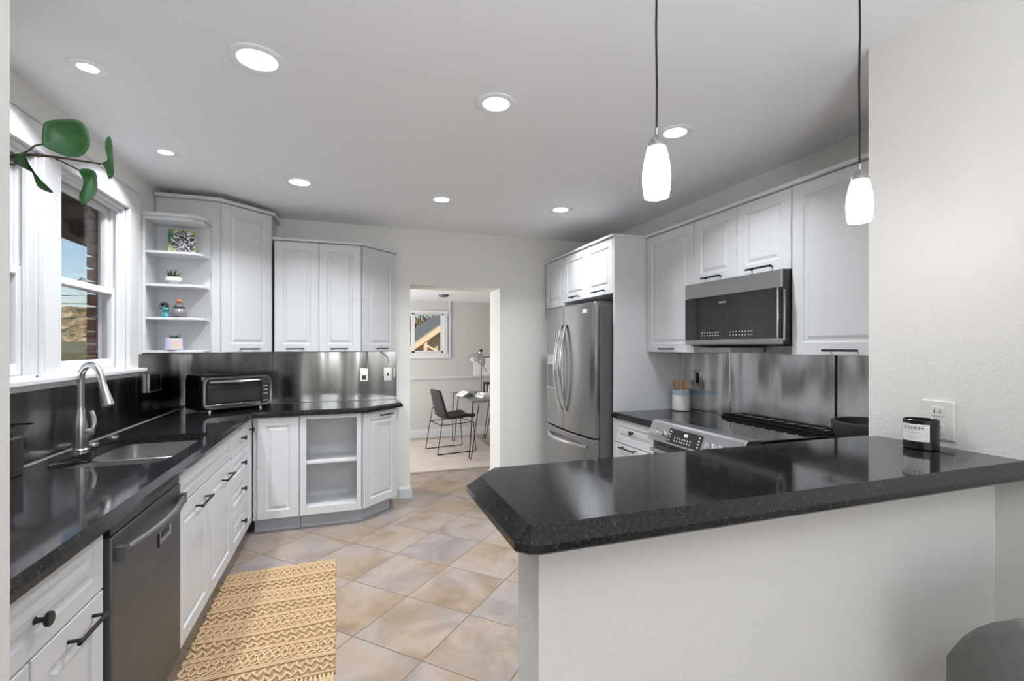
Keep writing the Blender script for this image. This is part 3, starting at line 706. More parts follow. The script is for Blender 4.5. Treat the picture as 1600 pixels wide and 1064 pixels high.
for k, z in enumerate((.175, .145, .115)):
    bm = B()
    for x in (w / 2 - .066, w / 2 - .048): box(bm, x, yf - .0125, z, x + .012, yf - .0101, z + .008)
    obj('button', bm, M['print'], pn)
obj('button', bx(w / 2 - .068, yf - .0135, .055, w / 2 - .03, yf - .0101, .07), M['nickel'], pn, bevel=.002)
for x in (-.18, .18):
    for y in (-.11, .11):
        bm = B(); lathe(bm, [(0, 0), (.014, 0), (.012, .0178), (0, .0178)], 14, c=(x, y, 0)); obj('foot', bm, M['nickel'], t, smooth=True)

# ------------------------------------------------------------------ outlets and plates
def plate(name, label, loc, rotz, w, h, m, holes, m2, cat='outlet'):
    t = thing(name, label, cat, loc, rotz)
    obj('cover_plate', bx(-w / 2, -.007, -h / 2, w / 2, 0, h / 2), m, t, bevel=.003)
    for x, z, a, c in holes: obj('socket', bx(x - a / 2, -.0095, z - c / 2, x + a / 2, -.0072, z + c / 2), m2, t, bevel=.001)
    return t
t = thing('wall_outlet', 'chrome framed black double outlet on the sheet near the toaster oven', 'outlet', (XL + .0075, 3.83, 1.155), QL)
obj('cover_plate', bx(-.100, -.008, -.056, .100, 0, .056), M['blackp'], t, bevel=.002)
bm = B(); box(bm, -.106, -.014, .054, .106, 0, .062); box(bm, -.106, -.014, -.062, -.098, 0, .054); box(bm, .098, -.014, -.062, .106, 0, .054); box(bm, -.098, -.014, -.062, .098, 0, -.054); obj('frame', bm, M['steelb'], t, bevel=.002)
for x in (-.05, .05): obj('socket', bx(x - .045, -.0145, -.053, x + .045, -.0122, .053), M['blackp'], t, bevel=.001)
t = thing('wall_switch', 'steel wall plate with black socket under the angled cabinet joint', 'outlet', (.13, YB - .0075, 1.145))
obj('cover_plate', bx(-.035, -.008, -.06, .035, 0, .062), M['nickel'], t, bevel=.003); obj('socket', bx(-.018, -.012, -.045, .018, -.0082, -.005), M['blackp'], t, bevel=.002)
t = thing('wall_switch', 'steel toggle switch plate nearest the doorway on the back wall', 'light switch', (.335, YB - .0075, 1.145))
obj('cover_plate', bx(-.037, -.008, -.06, .037, 0, .062), M['nickel'], t, bevel=.003); obj('toggle', bx(-.005, -.02, -.014, .005, -.0082, .012), M['black'], t, bevel=.001)
bm = B(); tube(bm, smooth_path([(.155, YB - .016, 1.35), (.157, YB - .016, 1.28), (.150, YB - .016, 1.22), (.146, YB - .018, 1.19)], 5), .006, 8); tag(obj('conduit_cord', bm, M['cord'], smooth=True), 'short pale cord running up from the left steel plate to the cabinet', 'cord')
bm = B(); tube(bm, smooth_path([(.27, YB - .016, 1.35), (.30, YB - .016, 1.33), (.335, YB - .016, 1.29), (.345, YB - .018, 1.215)], 5), .006, 8); tag(obj('conduit_cord', bm, M['cord'], smooth=True), 'curved pale cord running up from the toggle switch plate', 'cord')
bm = B(); box(bm, .385, YB - .022, 1.115, .40, YB - .0075, 1.20); tag(obj('cord_hook', bm, M['white'], bevel=.003), 'small white clip on the wall edge beside the toggle switch', 'clip')
t = plate('wall_outlet', 'cream outlet behind the black candle on the cream wall', (1.7995, 1.0, 1.163), QR, .090, .125, M['cream'], [(0, .027, .034, .03), (0, -.027, .034, .03)], M['cream'])
bm = B()
for zz in (.027, -.027):
    for xx in (-.008, .008): box(bm, xx - .0012, -.0102, zz - .005, xx + .0012, -.0096, zz + .006)
obj('slots', bm, M['black'], t)
t = plate('wall_outlet', 'black outlet in a bright plate behind the utensil crock', (XR - .0075, 2.91, 1.165), QR, .075, .12, M['nickel'], [(.01, .0, .036, .075)], M['black'])

# ------------------------------------------------------------------ fridge
t = thing('refrigerator', 'stainless french door refrigerator in the white cabinet surround', 'refrigerator', (1.785, 3.625, 0), QR)
w = .93; hw = w / 2      # local x = -y
obj('body', bx(-hw, 0, .03, hw, .655, 1.715), M['fridge_side'], t, bevel=.004)
bm = B(); box(bm, -hw + .02, .0, 1.7155, -hw + .12, .12, 1.745); box(bm, hw - .12, -.0, 1.7155, hw - .02, .30, 1.74); obj('hinge_cover', bm, M['fridge_side'], t, bevel=.004)
def bulge_door(x0, x1, z0, z1, name):
    bm = B(); K = 14; fr = []; bk = []
    def yy(x): return -.045 - .035 * (1 - (x / hw) ** 2)
    xs = [x0 + (x1 - x0) * i / K for i in range(K + 1)]
    prof_ = [(x, yy(x)) for x in xs]
    # round the outer edge
    if abs(x0) > .4: prof_ = [(x0, -.018), (x0 + .004, yy(x0) + .008)] + [(x, yy(x)) for x in xs if x > x0 + .015]
    if abs(x1) > .4: prof_ = [(x, y) for x, y in prof_ if x < x1 - .015] + [(x1 - .004, yy(x1) + .008), (x1, -.018)]
    poly = prof_ + [(x1, -.004), (x0, -.004)]
    prism(bm, poly, z0, z1)
    return obj(name, bm, M['steel'], t, bevel=.006, seg=2)
zs = .70
ld = bulge_door(-hw, -.003, zs + .006, 1.735, 'door'); rd = bulge_door(.003, hw, zs + .006, 1.735, 'door')
fz_ = bulge_door(-hw, hw, .06, zs - .006, 'freezer_drawer')
obj('kick_board', bx(-hw + .01, .03, 0, hw - .01, .05, .055), M['blackm'], t)
for dr2, x in ((ld, -.045), (rd, .045)):
    pts = [];
    for i in range(15):
        s = i / 14; pts.append((x, -.085 - .058 * math.sin(PI * s) ** .8, .86 + s * .72))
    bm = B(); tube(bm, pts, .0155, 12, flat=.8); obj('handle', bm, M['chrome'], dr2, smooth=True)
pts = [(-.36 + .72 * i / 14, -.055 - .075 * math.sin(PI * i / 14) ** .7, .625) for i in range(15)]
bm = B(); tube(bm, pts, .014, 12); obj('handle', bm, M['chrome'], fz_, smooth=True)
# dispenser in the far door
bm = B(); box(bm, -.36, -.073, 1.235, -.14, -.04, 1.33); obj('dispenser_panel', bm, M['steelb'], ld, bevel=.003)
bm = B(); box(bm, -.36, -.0705, 1.045, -.14, -.042, 1.232); obj('dispenser_recess', bm, M['fridge_side'], ld, bevel=.003)
bm = B(); box(bm, -.365, -.082, 1.03, -.135, -.045, 1.044); obj('dispenser_tray', bm, M['nickel'], ld, bevel=.002)
obj('badge', bx(.31, -.068, 1.655, .375, -.052, 1.685), M['white'], rd, bevel=.001)

# ------------------------------------------------------------------ range
t = thing('range', 'stainless slide in electric range with black glass cooktop', 'stove', (1.89, 2.21, 0), QR)
w = .756; hw = w / 2
obj('body', bx(-hw, .0, .03, hw, .57, .90), M['steelh'], t)
obj('oven_door', bx(-hw + .004, -.045, .19, hw - .004, -.001, .80), M['steelh'], t, bevel=.004)
od = obj('oven_window', bx(-hw + .09, -.047, .32, hw - .09, -.0452, .66), M['blackglass'], t)
bm = B(); tube(bm, [(-hw + .04, -.085, .755), (hw - .04, -.085, .755)], .013, 12)
for s in (-1, 1): tube(bm, [(s * (hw - .07), -.045, .755), (s * (hw - .07), -.085, .755)], .009, 8)
obj('handle', bm, M['chrome'], t, smooth=True)
bm = B()
for i in range(6): box(bm, -hw + .05 + i * .115, -.0462, .783, -hw + .13 + i * .115, -.0452, .790)
obj('vent_slots', bm, M['dark'], t)
obj('drawer', bx(-hw + .004, -.04, .04, hw - .004, -.001, .18), M['steelh'], t, bevel=.004)
# slanted control panel
pp = [(-.088, .815), (-.046, .922), (-.03, .932), (.05, .934), (.05, .90), (0.001, .90), (0.001, .815)]
bm = B(); lo = [bm.verts.new((-hw - .001, y, z)) for y, z in pp]; hi = [bm.verts.new((hw + .001, y, z)) for y, z in pp]
bm.faces.new(lo); bm.faces.new(hi[::-1])
for i in range(len(pp)): j = (i + 1) % len(pp); bm.faces.new((lo[i], lo[j], hi[j], hi[i]))
cp = obj('control_panel', bm, M['steelb'], t, bevel=.003)
sl = math.atan2(.042, .107)
def onp(bm, x, s): # move a piece built at the origin facing -y onto the slanted panel
    return xform(bm, Matrix.Translation((x, -.088 + s * math.sin(sl), .815 + s * math.cos(sl))) @ Matrix.Rotation(-sl, 4, 'X'))
for x in (-.315, -.275, -.235, .17, .225, .275)[:6]:
    bm = B(); lathe(bm, [(0, 0), (.023, 0), (.023, .006), (.0195, .009), (.019, .033), (.017, .036), (0, .036)], 22, mtx=Matrix.Rotation(PI / 2, 4, 'X')); box(bm, -.003, -.042, -.018, .003, -.035, .018)
    onp(bm, x, .052); obj('knob', bm, M['chrome'], cp, smooth=True)
dp = obj('display', onp(bx(-.19, -.0015, .012, .095, -.0001, .098), 0, 0), M['blackglass'], cp)
bm = B()
for i in range(7):
    for j in range(2): box(bm, -.13 + i * .022, -.0022, .026 + j * .018, -.121 + i * .022, -.0016, .034 + j * .018)
for j in range(4): box(bm, .065, -.0022, .024 + j * .018, .078, -.0016, .032 + j * .018); box(bm, -.18, -.0022, .024 + j * .018, -.167, -.0016, .032 + j * .018)
obj('button_marks', onp(bm, 0, 0), M['print'], dp)
o = text('clock_digits', '4:2', .026, M['digit'], dp, (0, 0, 0), (0, 0, 0))
o.matrix_local = Matrix.Translation((-.04, -.088, .815)) @ Matrix.Rotation(-sl, 4, 'X') @ Matrix.Translation((0, -.002, .075)) @ Matrix.Rotation(PI / 2, 4, 'X')
obj('cooktop', bx(-hw, .051, .9005, hw, .555, .926), M['blackglass'], t, bevel=.003)
bm = B(); box(bm, -hw + .005, .495, .9262, hw - .005, .56, .94); box(bm, -hw + .01, .505, .94, hw - .01, .55, .951)
for i in range(9): box(bm, -hw + .04 + i * .078, .499, .951, -hw + .09 + i * .078, .545, .956)
obj('vent_trim', bm, M['blackp'], t, bevel=.003)

# ------------------------------------------------------------------ microwave
t = thing('microwave', 'black glass microwave with steel top band above the range', 'microwave', (2.10, 2.207, 0), QR)
w = .728; hw = w / 2; z0, z1 = 1.402, 1.797
obj('body', bx(-hw, 0, z0 + .008, hw, .36, z1), M['blackp'], t, bevel=.002)
bm = B(); box(bm, -hw, -.018, 1.703, hw - .001, -.001, z1 - .001); obj('top_band', bm, M['steelb'], t, bevel=.002)
bm = B(); box(bm, -hw, -.018, z0 + .008, hw - .001, -.001, z0 + .038); obj('bottom_band', bm, M['steelb'], t, bevel=.002)
dg = obj('door', bx(-hw, -.017, z0 + .039, hw - .001, -.001, 1.702), M['blackglass'], t, bevel=.001)
obj('end_strip', bx(hw - .022, -.0225, z0 + .04, hw - .012, -.0172, 1.701), M['chrome'], dg, bevel=.002)
bm = B(); tube(bm, [(hw + .006, -.004, z0 + .03), (hw + .010, -.006, 1.60), (hw + .006, -.004, 1.69)], .005, 8); obj('handle', bm, M['chrome'], dg, smooth=True)
obj('badge', bx(-.065, -.0178, 1.655, -.01, -.0171, 1.665), M['nickel'], dg)
bm = B()
for i in range(7):
    for j in range(2): box(bm, -.21 + i * .022 if i < 5 else -.21 + i * .022 + .0, -.0176, 1.462 + j * .018, -.201 + i * .022, -.0171, 1.468 + j * .018)
for i in range(8):
    for j in range(2): box(bm, .02 + i * .022, -.0176, 1.462 + j * .018, .028 + i * .022, -.0171, 1.468 + j * .018)
obj('button_marks', bm, M['print'], dg)
obj('grille', bx(-hw + .02, .01, z0, hw - .02, .33, z0 + .0075), M['dark'], t)

# ------------------------------------------------------------------ ceiling downlights and pendants
LP = [(-.962, 2.288, 'leftmost recessed ceiling light, above the nearer window beside the leafy branch', .052),
      (-.328, 2.018, 'large recessed ceiling light, the nearest one right of the leaf', .088),
      (-.970, 3.146, 'small recessed ceiling light above the window end near the corner cabinet', .055),
      (-.309, 3.434, 'recessed ceiling light in front of the tall corner cabinet', .082),
      (.624, 2.036, 'recessed ceiling light in the middle of the near row', .078),
      (1.569, 2.014, 'recessed ceiling light just behind the left pendant', .074),
      (.650, 3.495, 'recessed ceiling light in front of the doorway', .074),
      (1.594, 3.448, 'recessed ceiling light in front of the fridge cabinets', .076)]
for x, y, lb, r in LP:
    t = thing('recessed_ceiling_light', lb, 'ceiling light', (x, y, HC), 0, 'recessed lights in the kitchen ceiling')
    bm = B(); lathe(bm, [(r, -.001), (r + .012, -.001), (r + .012, -.005), (r, -.009), (r - .018, -.006), (r - .018, -.001)], 40); obj('trim_ring', bm, M['ring'], t, smooth=True)
    bm = B(); lathe(bm, [(0, -.0025), (r - .0185, -.0025), (r - .0185, -.0045), (0, -.0065)], 36); obj('diffuser', bm, M['lit'], t, smooth=True)
    lamp('downlight', 'AREA', (x, y, HC - .012), (0, 0, 0), CAN, r * 1.6, color=(.91, .95, 1), spread=math.radians(125))
for x, lb in ((.724, 'left white glass pendant lamp hanging over the bar'), (1.437, 'right white glass pendant lamp hanging near the cream wall')):
    t = thing('pendant_lamp', lb, 'pendant lamp', (x, 1.0, HC), 0, 'pendants over the bar')
    H0 = HC
    bm = B(); lathe(bm, [(0, 0), (.055, 0), (.055, -.012), (.02, -.025), (0, -.025)], 28); obj('canopy', bm, M['nickel'], t, smooth=True)
    bm = B(); tube(bm, [(0, 0, -.02), (.0015, 0, -.15), (-.0015, 0, -.3), (0.001, 0, -.45), (0, 0, 1.935 - H0)], .0028, 8); obj('cord', bm, M['black'], t, smooth=True)
    bm = B(); lathe(bm, [(0, 1.942 - H0), (.0048, 1.942 - H0), (.0052, 1.925 - H0), (.011, 1.918 - H0), (.0185, 1.908 - H0), (.0225, 1.899 - H0), (.0235, 1.893 - H0), (0, 1.893 - H0)], 28)
    for k in range(4): lathe(bm, [(0, .003), (.0025, .002), (.0025, 0), (0, 0)], 8, c=(.0185 * math.cos(k * PI / 2 + .6), .0185 * math.sin(k * PI / 2 + .6), 1.907 - H0))
    obj('cap', bm, M['steelb'], t, smooth=True)
    bm = B(); lathe(bm, [(.0225, 1.8925 - H0), (.0285, 1.87 - H0), (.0335, 1.84 - H0), (.0345, 1.82 - H0), (.0335, 1.795 - H0), (.0295, 1.77 - H0), (.0275, 1.7695 - H0), (.031, 1.795 - H0), (.031, 1.84 - H0), (.021, 1.89 - H0), (.0225, 1.8925 - H0)], 32)
    obj('glass_shade', bm, M['pendglass'], t, smooth=True)
    lamp('pendant_bulb', 'POINT', (x, 1.0, 1.745), (0, 0, 0), PEND, .03, color=(1, .97, .93))
# study ceiling fixture
bm = B(); lathe(bm, [(0, 0), (.07, 0), (.068, -.02), (.05, -.03), (0, -.032)], 28, c=(1.22, 6.4, HS)); tag(obj('smoke_detector', bm, M['fridge_side'], smooth=True), 'small dark disc on the ceiling of the far room', 'smoke detector')

# ------------------------------------------------------------------ objects on the bar and counters
t = thing('candle', 'black jar candle with a white FORM label on the bar top', 'candle', (1.712, 1.0, 1.0785))
r, h = .0455, .092
bm = B(); lathe(bm, [(0, 0), (r - .003, 0), (r, .003), (r, h - .002), (r - .002, h), (r - .004, h - .002), (r - .004, .07), (0, .069)], 48); obj('jar', bm, M['blackp'], t, smooth=True)
ca = math.atan2(0 - 1.0, 0 - 1.712)           # towards the camera
a0 = ca - math.radians(24)
bm = B(); K = 20; half = math.radians(50)
v0 = [bm.verts.new(((r + .0004) * math.cos(a0 - half + 2 * half * i / K), (r + .0004) * math.sin(a0 - half + 2 * half * i / K), .026)) for i in range(K + 1)]
v1 = [bm.verts.new(((r + .0004) * math.cos(a0 - half + 2 * half * i / K), (r + .0004) * math.sin(a0 - half + 2 * half * i / K), .079)) for i in range(K + 1)]
for i in range(K): bm.faces.new((v0[i], v0[i + 1], v1[i + 1], v1[i]))
lbl = obj('paper_label', bm, M['paper'], t, smooth=True)
def wrap_text(body, size, z, sx=1.0):
    o = text('label_lettering', body, size, M['black'], lbl, (0, 0, 0), (0, 0, 0), ext=.00005, sp=1.12)
    for v in o.data.vertices:
        a = a0 + v.co.x * sx / r; rad = r + .0008 + v.co.z
        v.co = Vector((rad * math.cos(a), rad * math.sin(a), z + v.co.y))
    o.scale = (1, 1, 1)
wrap_text('FORM', .0145, .066, 1.25)
bm = B()
def bar_mark(bm, xa, xb, z, hh=.0012):
    K = 10; q0 = []; q1 = []
    for i in range(K + 1):
        a = a0 + (xa + (xb - xa) * i / K) / r; q0.append(bm.verts.new(((r + .0007) * math.cos(a), (r + .0007) * math.sin(a), z))); q1.append(bm.verts.new(((r + .0007) * math.cos(a), (r + .0007) * math.sin(a), z + hh)))
    for i in range(K): bm.faces.new((q0[i], q0[i + 1], q1[i + 1], q1[i]))
for xa, xb, z in ((-.024, .021, .0525), (-.012, .008, .0485), (-.026, .001, .0395), (.004, .026, .0395), (-.010, .010, .0355)): bar_mark(bm, xa, xb, z)
obj('fine_print', bm, M['print'], lbl)
t = thing('mortar_bowl', 'black stone bowl on the counter right of the range', 'bowl', (2.10, 1.41, .9145))
bm = B(); lathe(bm, [(0, 0), (.075, 0), (.085, .01), (.125, .08), (.143, .135), (.147, .158), (.145, .165), (.138, .167), (.132, .163), (.12, .10), (.08, .03), (0, .02)], 48); obj('bowl_body', bm, M['blackm'], t, smooth=True)
t = thing('utensil_crock', 'white ceramic utensil crock with pale blue rim left of the range', 'utensil holder', (2.375, 2.985, .9145))
r = .062; h = .155
bm = B(); lathe(bm, [(0, 0), (r - .012, 0), (r - .003, .006), (r, .02), (r, h - .004), (r - .002, h), (r - .006, h), (r - .008, h - .01), (r - .008, .02), (0, .012)], 36); obj('crock', bm, M['ceramic'], t, smooth=True)
M['blueband'] = mat('pale_blue_glaze', (.42, .55, .66), .4, var=.25, vscale=60)
bm = B(); lathe(bm, [(r + .0003, h - .035), (r + .001, h - .03), (r + .001, h - .006), (r + .0003, h - .002)], 36); obj('rim_band', bm, M['blueband'], t, smooth=True)
for i, (dx, dy, tx, ty, kk, rw) in enumerate(((-.015, .03, -.020, .040, .220, .019), (.0, .01, -.012, .004, .232, .018), (.01, -.01, .016, -.014, .226, .020), (.02, -.02, .010, -.042, .214, .017))):
    u_ = thing('wooden_spoon', ['wooden spoon leftmost in the white crock', 'wooden fork spoon second from left in the white crock', 'wooden spoon third from left in the white crock', 'wooden spatula rightmost in the white crock'][i], 'utensil', (2.375, 2.985, .9145 + .0), 0, 'wooden utensils in the crock')
    a = Vector((dx * .5, dy * .5, .022)); e = Vector((tx, ty, kk - .05))
    obj('shaft', tube(B(), [a, e], .0045, 8), M['wood'], u_, smooth=True)
    dn = (e - a).normalized()
    bm = B(); tube(bm, [e - dn * .002, e + dn * .01, e + dn * .028, e + dn * .045, e + dn * .055], .01, 12, rr=[.005, rw * .75, rw, rw * .8, rw * .25], flat=.35); obj('spoon_head', bm, M['wood'], u_, smooth=True)

# ------------------------------------------------------------------ shelf ornaments
def px(x): return x
SY = 3.714
t = thing('canvas_painting', 'small green and black canvas painting on the top shelf', 'painting', (-1.075, 3.80, 2.0225 + .0865), 0)
t.rotation_euler = (math.radians(-6), 0, math.radians(6))
obj('canvas', bx(-.078, -.009, -.084, .078, .009, .084), M['white'], t, bevel=.001)
obj('painted_front', bx(-.078, -.0102, -.084, .078, -.0091, .084), M['art'], t)
def leaves(bm, n_, r, h, wd, seed, up=.8):
    rnd = random.Random(seed)
    for i in range(n_):
        a = 2.4 * i + rnd.random() * .5; q = up * (.4 + .6 * (1 - i / n_)); l = h * (.7 + .5 * rnd.random())
        d = Vector((math.cos(a) * (1.15 - q), math.sin(a) * (1.15 - q), q)).normalized(); b0 = Vector((math.cos(a), math.sin(a), 0)) * r * .3 * rnd.random()
        tube(bm, [b0, b0 + d * l * .35, b0 + d * l * .7, b0 + d * l], wd, 6, rr=[wd * .5, wd, wd * .8, wd * .1], flat=.5)
    return bm
t = thing('potted_succulent', 'spiky succulent in a low white pot with grey stone base, second shelf from top', 'plant', (-1.10, SY, 1.8078))
bm = B(); lathe(bm, [(0, 0), (.036, 0), (.041, .004), (.043, .022), (.0, .022)], 28); obj('pot_base', bm, M['stoneband'], t, smooth=True)
bm = B(); lathe(bm, [(0, .0223), (.044, .0223), (.047, .028), (.046, .05), (.042, .05), (.041, .044), (0, .044)], 28); obj('pot', bm, M['white'], t, smooth=True)
bm = leaves(B(), 16, .04, .055, .006, 3, .95); xform(bm, Matrix.Translation((-.008, 0, .045))); obj('leaves', bm, M['succ'], t, smooth=True)
bm = leaves(B(), 6, .02, .035, .005, 5, .4); xform(bm, Matrix.Translation((.028, -.01, .046))); obj('leaves', bm, M['succ2'], t, smooth=True)['label'] = 'yellow green leaves'
t = thing('figurine', 'small teal figurine with dark round head on the third shelf', 'figurine', (-1.136, SY - .03, 1.5898))
bm = B(); lathe(bm, [(0, 0), (.022, 0), (.024, .006), (.016, .03), (.024, .05), (.02, .062), (0, .066)], 20); box(bm, -.026, -.012, .0, -.012, .012, .02); obj('body', bm, M['teal'], t, smooth=True)
bm = B(); lathe(bm, [(.011, -.012), (.023, -.014), (.029, 0), (.023, .014), (.011, .012)], 20, mtx=Matrix.Rotation(PI / 2 - .3, 4, 'X'), c=(-.010, 0, .074)); obj('head', bm, M['blackm'], t, smooth=True)
t = thing('figurine', 'grey round jar figurine with an orange ball on top, third shelf', 'figurine', (-1.066, SY - .01, 1.5898))
bm = B(); lathe(bm, [(0, 0), (.04, 0), (.046, .008), (.047, .03), (.038, .055), (.026, .064), (0, .064)], 28); obj('body', bm, M['greyglaze'], t, smooth=True)
bm = B(); lathe(bm, [(0, .0642), (.034, .0642), (.034, .071), (0, .071)], 24); obj('collar', bm, M['blackm'], t, smooth=True)
bm = B(); lathe(bm, [(0, .0712), (.026, .0712), (.024, .095), (0, .097)], 24); obj('neck', bm, M['greyglaze'], t, smooth=True)
bm = B(); lathe(bm, [(0, .0972), (.012, .0976), (.018, .107), (.015, .119), (0, .124)], 20); obj('ball', bm, M['orange'], t, smooth=True)
t = thing('potted_succulent', 'dark green succulent in a pale lilac and peach pot, bottom shelf', 'plant', (-1.096, SY - .01, 1.3738))
bm = B(); lathe(bm, [(0, 0), (.048, 0), (.052, .004), (.048, .075), (.044, .078), (.042, .07), (0, .068)], 28); obj('pot', bm, M['lilac'], t, smooth=True)
bm = B(); K = 8
q0 = [bm.verts.new((.0515 * math.cos(-1.4 + .9 * i / K), .0515 * math.sin(-1.4 + .9 * i / K), .012)) for i in range(K + 1)]; q1 = [bm.verts.new((.0492 * math.cos(-1.4 + .9 * i / K), .0492 * math.sin(-1.4 + .9 * i / K), .066)) for i in range(K + 1)]
for i in range(K): bm.faces.new((q0[i], q0[i + 1], q1[i + 1], q1[i]))
obj('painted_patch', bm, M['peach'], t, smooth=True)
bm = leaves(B(), 16, .035, .038, .007, 8, .7); xform(bm, Matrix.Translation((.004, 0, .07))); obj('leaves', bm, M['succ'], t, smooth=True)

# ------------------------------------------------------------------ jute runner
t = thing('jute_rug', 'tan braided jute rug with fringe in front of the sink cabinets', 'rug', (-.38, 2.72, 0), math.radians(1.2))
hwx = .315; y0r, y1r = -.56, .56
obj('backing', bx(-hwx, y0r, .0005, hwx, y1r, .005), M['jutedark'], t)
nb = 8; bh_ = (y1r - y0r) / nb
rope = B(); diam = B(); zig = B(); rnd = random.Random(2)
def wav(x, y): return y + .006 * math.sin(x * 9 + y * 13)
for i in range(nb + 1):
    y = y0r + i * bh_
    for off in (-.0065, .0065):
        if (i == 0 and off < 0) or (i == nb and off > 0): continue
        pts = [(-hwx + 2 * hwx * k / 60, wav(-hwx + 2 * hwx * k / 60, y + off) + .0009 * math.sin(k * 2.6), .009) for k in range(61)]
        tube(rope, pts, .0056, 6)
for i in range(nb):
    yc = y0r + (i + .5) * bh_; amp = bh_ / 2 - .022
    if i % 2 == 1:
        n_ = 19
        for sgn in (1, -1):
            pts = []
            for k in range(n_ * 6 + 1):
                x = -hwx + .005 + (2 * hwx - .01) * k / (n_ * 6); pts.append((x, wav(x, yc + sgn * .62 * amp * math.sin(k / 6 * PI)), .0085))
            tube(diam, pts, .0062, 6)
        for sgn in (1, -1):
            pts = []
            for k in range(n_ * 2 * 4 + 1):
                x = -hwx + .005 + (2 * hwx - .01) * k / (n_ * 8); pts.append((x, wav(x, yc + sgn * amp * .9 + .006 * math.sin(k / 4 * PI)), .008))
            tube(diam, pts, .005, 6)
    else:
        n_ = 30
        for c_ in (-.5, .5):
            pts = []
            for k in range(n_ * 6 + 1):
                x = -hwx + .005 + (2 * hwx - .01) * k / (n_ * 6); pts.append((x + .006 * math.sin(k / 3 * PI), wav(x, yc + c_ * amp * 1.05 + .46 * amp * math.sin(k / 6 * PI + c_)), .0085))
            tube(zig, pts, .0056, 6)
obj('braided_ropes', rope, M['jute'], t, smooth=True); obj('diamond_weave', diam, M['jute'], t, smooth=True); obj('zigzag_weave', zig, M['jute'], t, smooth=True)
for sgn, ye in ((-1, y0r), (1, y1r)):
    bm = B()
    for k in range(36):
        x = -hwx + .012 + (2 * hwx - .024) * k / 35; ln_ = (.062 if sgn < 0 else .03) * (1 + .25 * rnd.random())
        for q in range(3):
            dx = (rnd.random() - .5) * .034
            tube(bm, [(x, ye, .008), (x + dx * .5, ye + sgn * ln_ * .5, .006), (x + dx, ye + sgn * ln_, .004)], .004, 5, rr=[.0050, .0046, .0042])
    o = obj('fringe', bm, M['jute'], t, smooth=True); o['kind'] = 'stuff'

# ------------------------------------------------------------------ study furniture
rx0, rx1, ry0, ry1 = .05, 1.84, 5.30, 7.10
t = thing('area_rug', 'pale area rug with knotted fringe under the black chair', 'rug', (rx0, ry0, 0))
obj('pile', bx(0, 0, .0005, rx1 - rx0, ry1 - ry0, .012), M['studyrug'], t, bevel=.003)
bm = B(); rnd = random.Random(4)
for k in range(90):
    for yy_, s in ((0, -1), (ry1 - ry0, 1)):
        x = .01 + (rx1 - rx0 - .02) * k / 89; tube(bm, [(x, yy_, .008), (x + (rnd.random() - .5) * .015, yy_ + s * (.035 + .02 * rnd.random()), .004)], .004, 5)
o = obj('fringe', bm, M['dim'] if False else mat('fringe_knots', (.42, .38, .33), .9, var=.5, vscale=60), t); o['kind'] = 'stuff'
# chair
t = thing('study_chair', 'black upholstered chair on thin metal sled legs in the far room', 'chair', (1.31, 6.28, .0125), math.radians(11))
def seat_shell():
    bm = B(); NX, NU = 12, 22; prof_ = smooth_path([Vector((.235, 0, .425)), Vector((.20, 0, .440)), Vector((0, 0, .425)), Vector((-.12, 0, .425)), Vector((-.175, 0, .46)), Vector((-.215, 0, .56)), Vector((-.25, 0, .70)), Vector((-.275, 0, .81))], 4)
    rows = []
    for i, p in enumerate(prof_):
        s = i / (len(prof_) - 1); hw_ = .215 - .055 * max(0, (s - .45) / .55) ** 1.3 - .02 * max(0, .1 - s) * 10
        row = []
        for j in range(NX + 1):
            u = -1 + 2 * j / NX; lift = .025 * abs(u) ** 2.5
            dx, dz = (lift * 1.0, 0) if s > .6 else (0, lift)
            edge = (.012 if abs(u) > .99 and s > .9 else 0)
            row.append(bm.verts.new((p.x + dx, u * hw_, p.z + dz - edge)))
        rows.append(row)
    for a, b_ in zip(rows, rows[1:]):
        for j in range(NX): bm.faces.new((a[j], a[j + 1], b_[j + 1], b_[j]))
    return bm
o = obj('seat_shell', seat_shell(), M['blackm'], t, smooth=True)
md = o.modifiers.new('solid', 'SOLIDIFY'); md.thickness = .035; md.offset = -1
md = o.modifiers.new('bevel', 'BEVEL'); md.width = .012; md.segments = 3; md.limit_method = 'ANGLE'
for s in (-1, 1):
    y = s * .215
    bm = B(); tube(bm, [(-.20, y * .95, .56), (-.245, y, .30), (-.29, y * 1.02, .012), (-.285, y * 1.02, .006), (.24, y * 1.02, .006), (.245, y * 1.02, .012), (.215, y, .39)], .006, 8); obj('leg', bm, M['black'], t, smooth=True)
bm = B(); tube(bm, [(-.20, -.204, .56), (-.20, .204, .56)], .006, 8); tube(bm, [(-.232, -.213, .375), (-.232, .213, .375)], .006, 8); tube(bm, [(.215, -.215, .385), (.215, .215, .385)], .006, 8)
tube(bm, [(-.232, -.213, .375), (.21, -.21, .388)], .005, 8); tube(bm, [(-.232, .213, .375), (.21, .21, .388)], .005, 8); obj('seat_frame', bm, M['black'], t, smooth=True)
# desk
t = thing('desk', 'grey topped desk on black hairpin legs in the far room', 'desk', (1.68, 6.1, 0.0))
dz = .745
obj('desk_top', bx(-.29, -.58, dz - .022, .42, .62, dz), M['greywood'], t, bevel=.004)
for x, y, fx_, fy_ in ((-.27, -.56, -.275, -.42), (-.27, .58, -.245, .72), (.26, .5, .25, .80), (.38, -.5, .38, -.42)):
    bm = B(); zf = .0135 if x < 0 else .008
    if y > 0 and x > 0: zf = .008
    tube(bm, [(x - .035 * 0, y, dz - .023), (fx_ - .008, fy_, zf + .02), (fx_, fy_, zf + .006), (fx_ + .012, fy_, zf + .006), (fx_ + .02, fy_, zf + .02), (x + .10, y + .09, dz - .023)], .0065, 8)
    obj('leg', bm, M['black'], t, smooth=True)
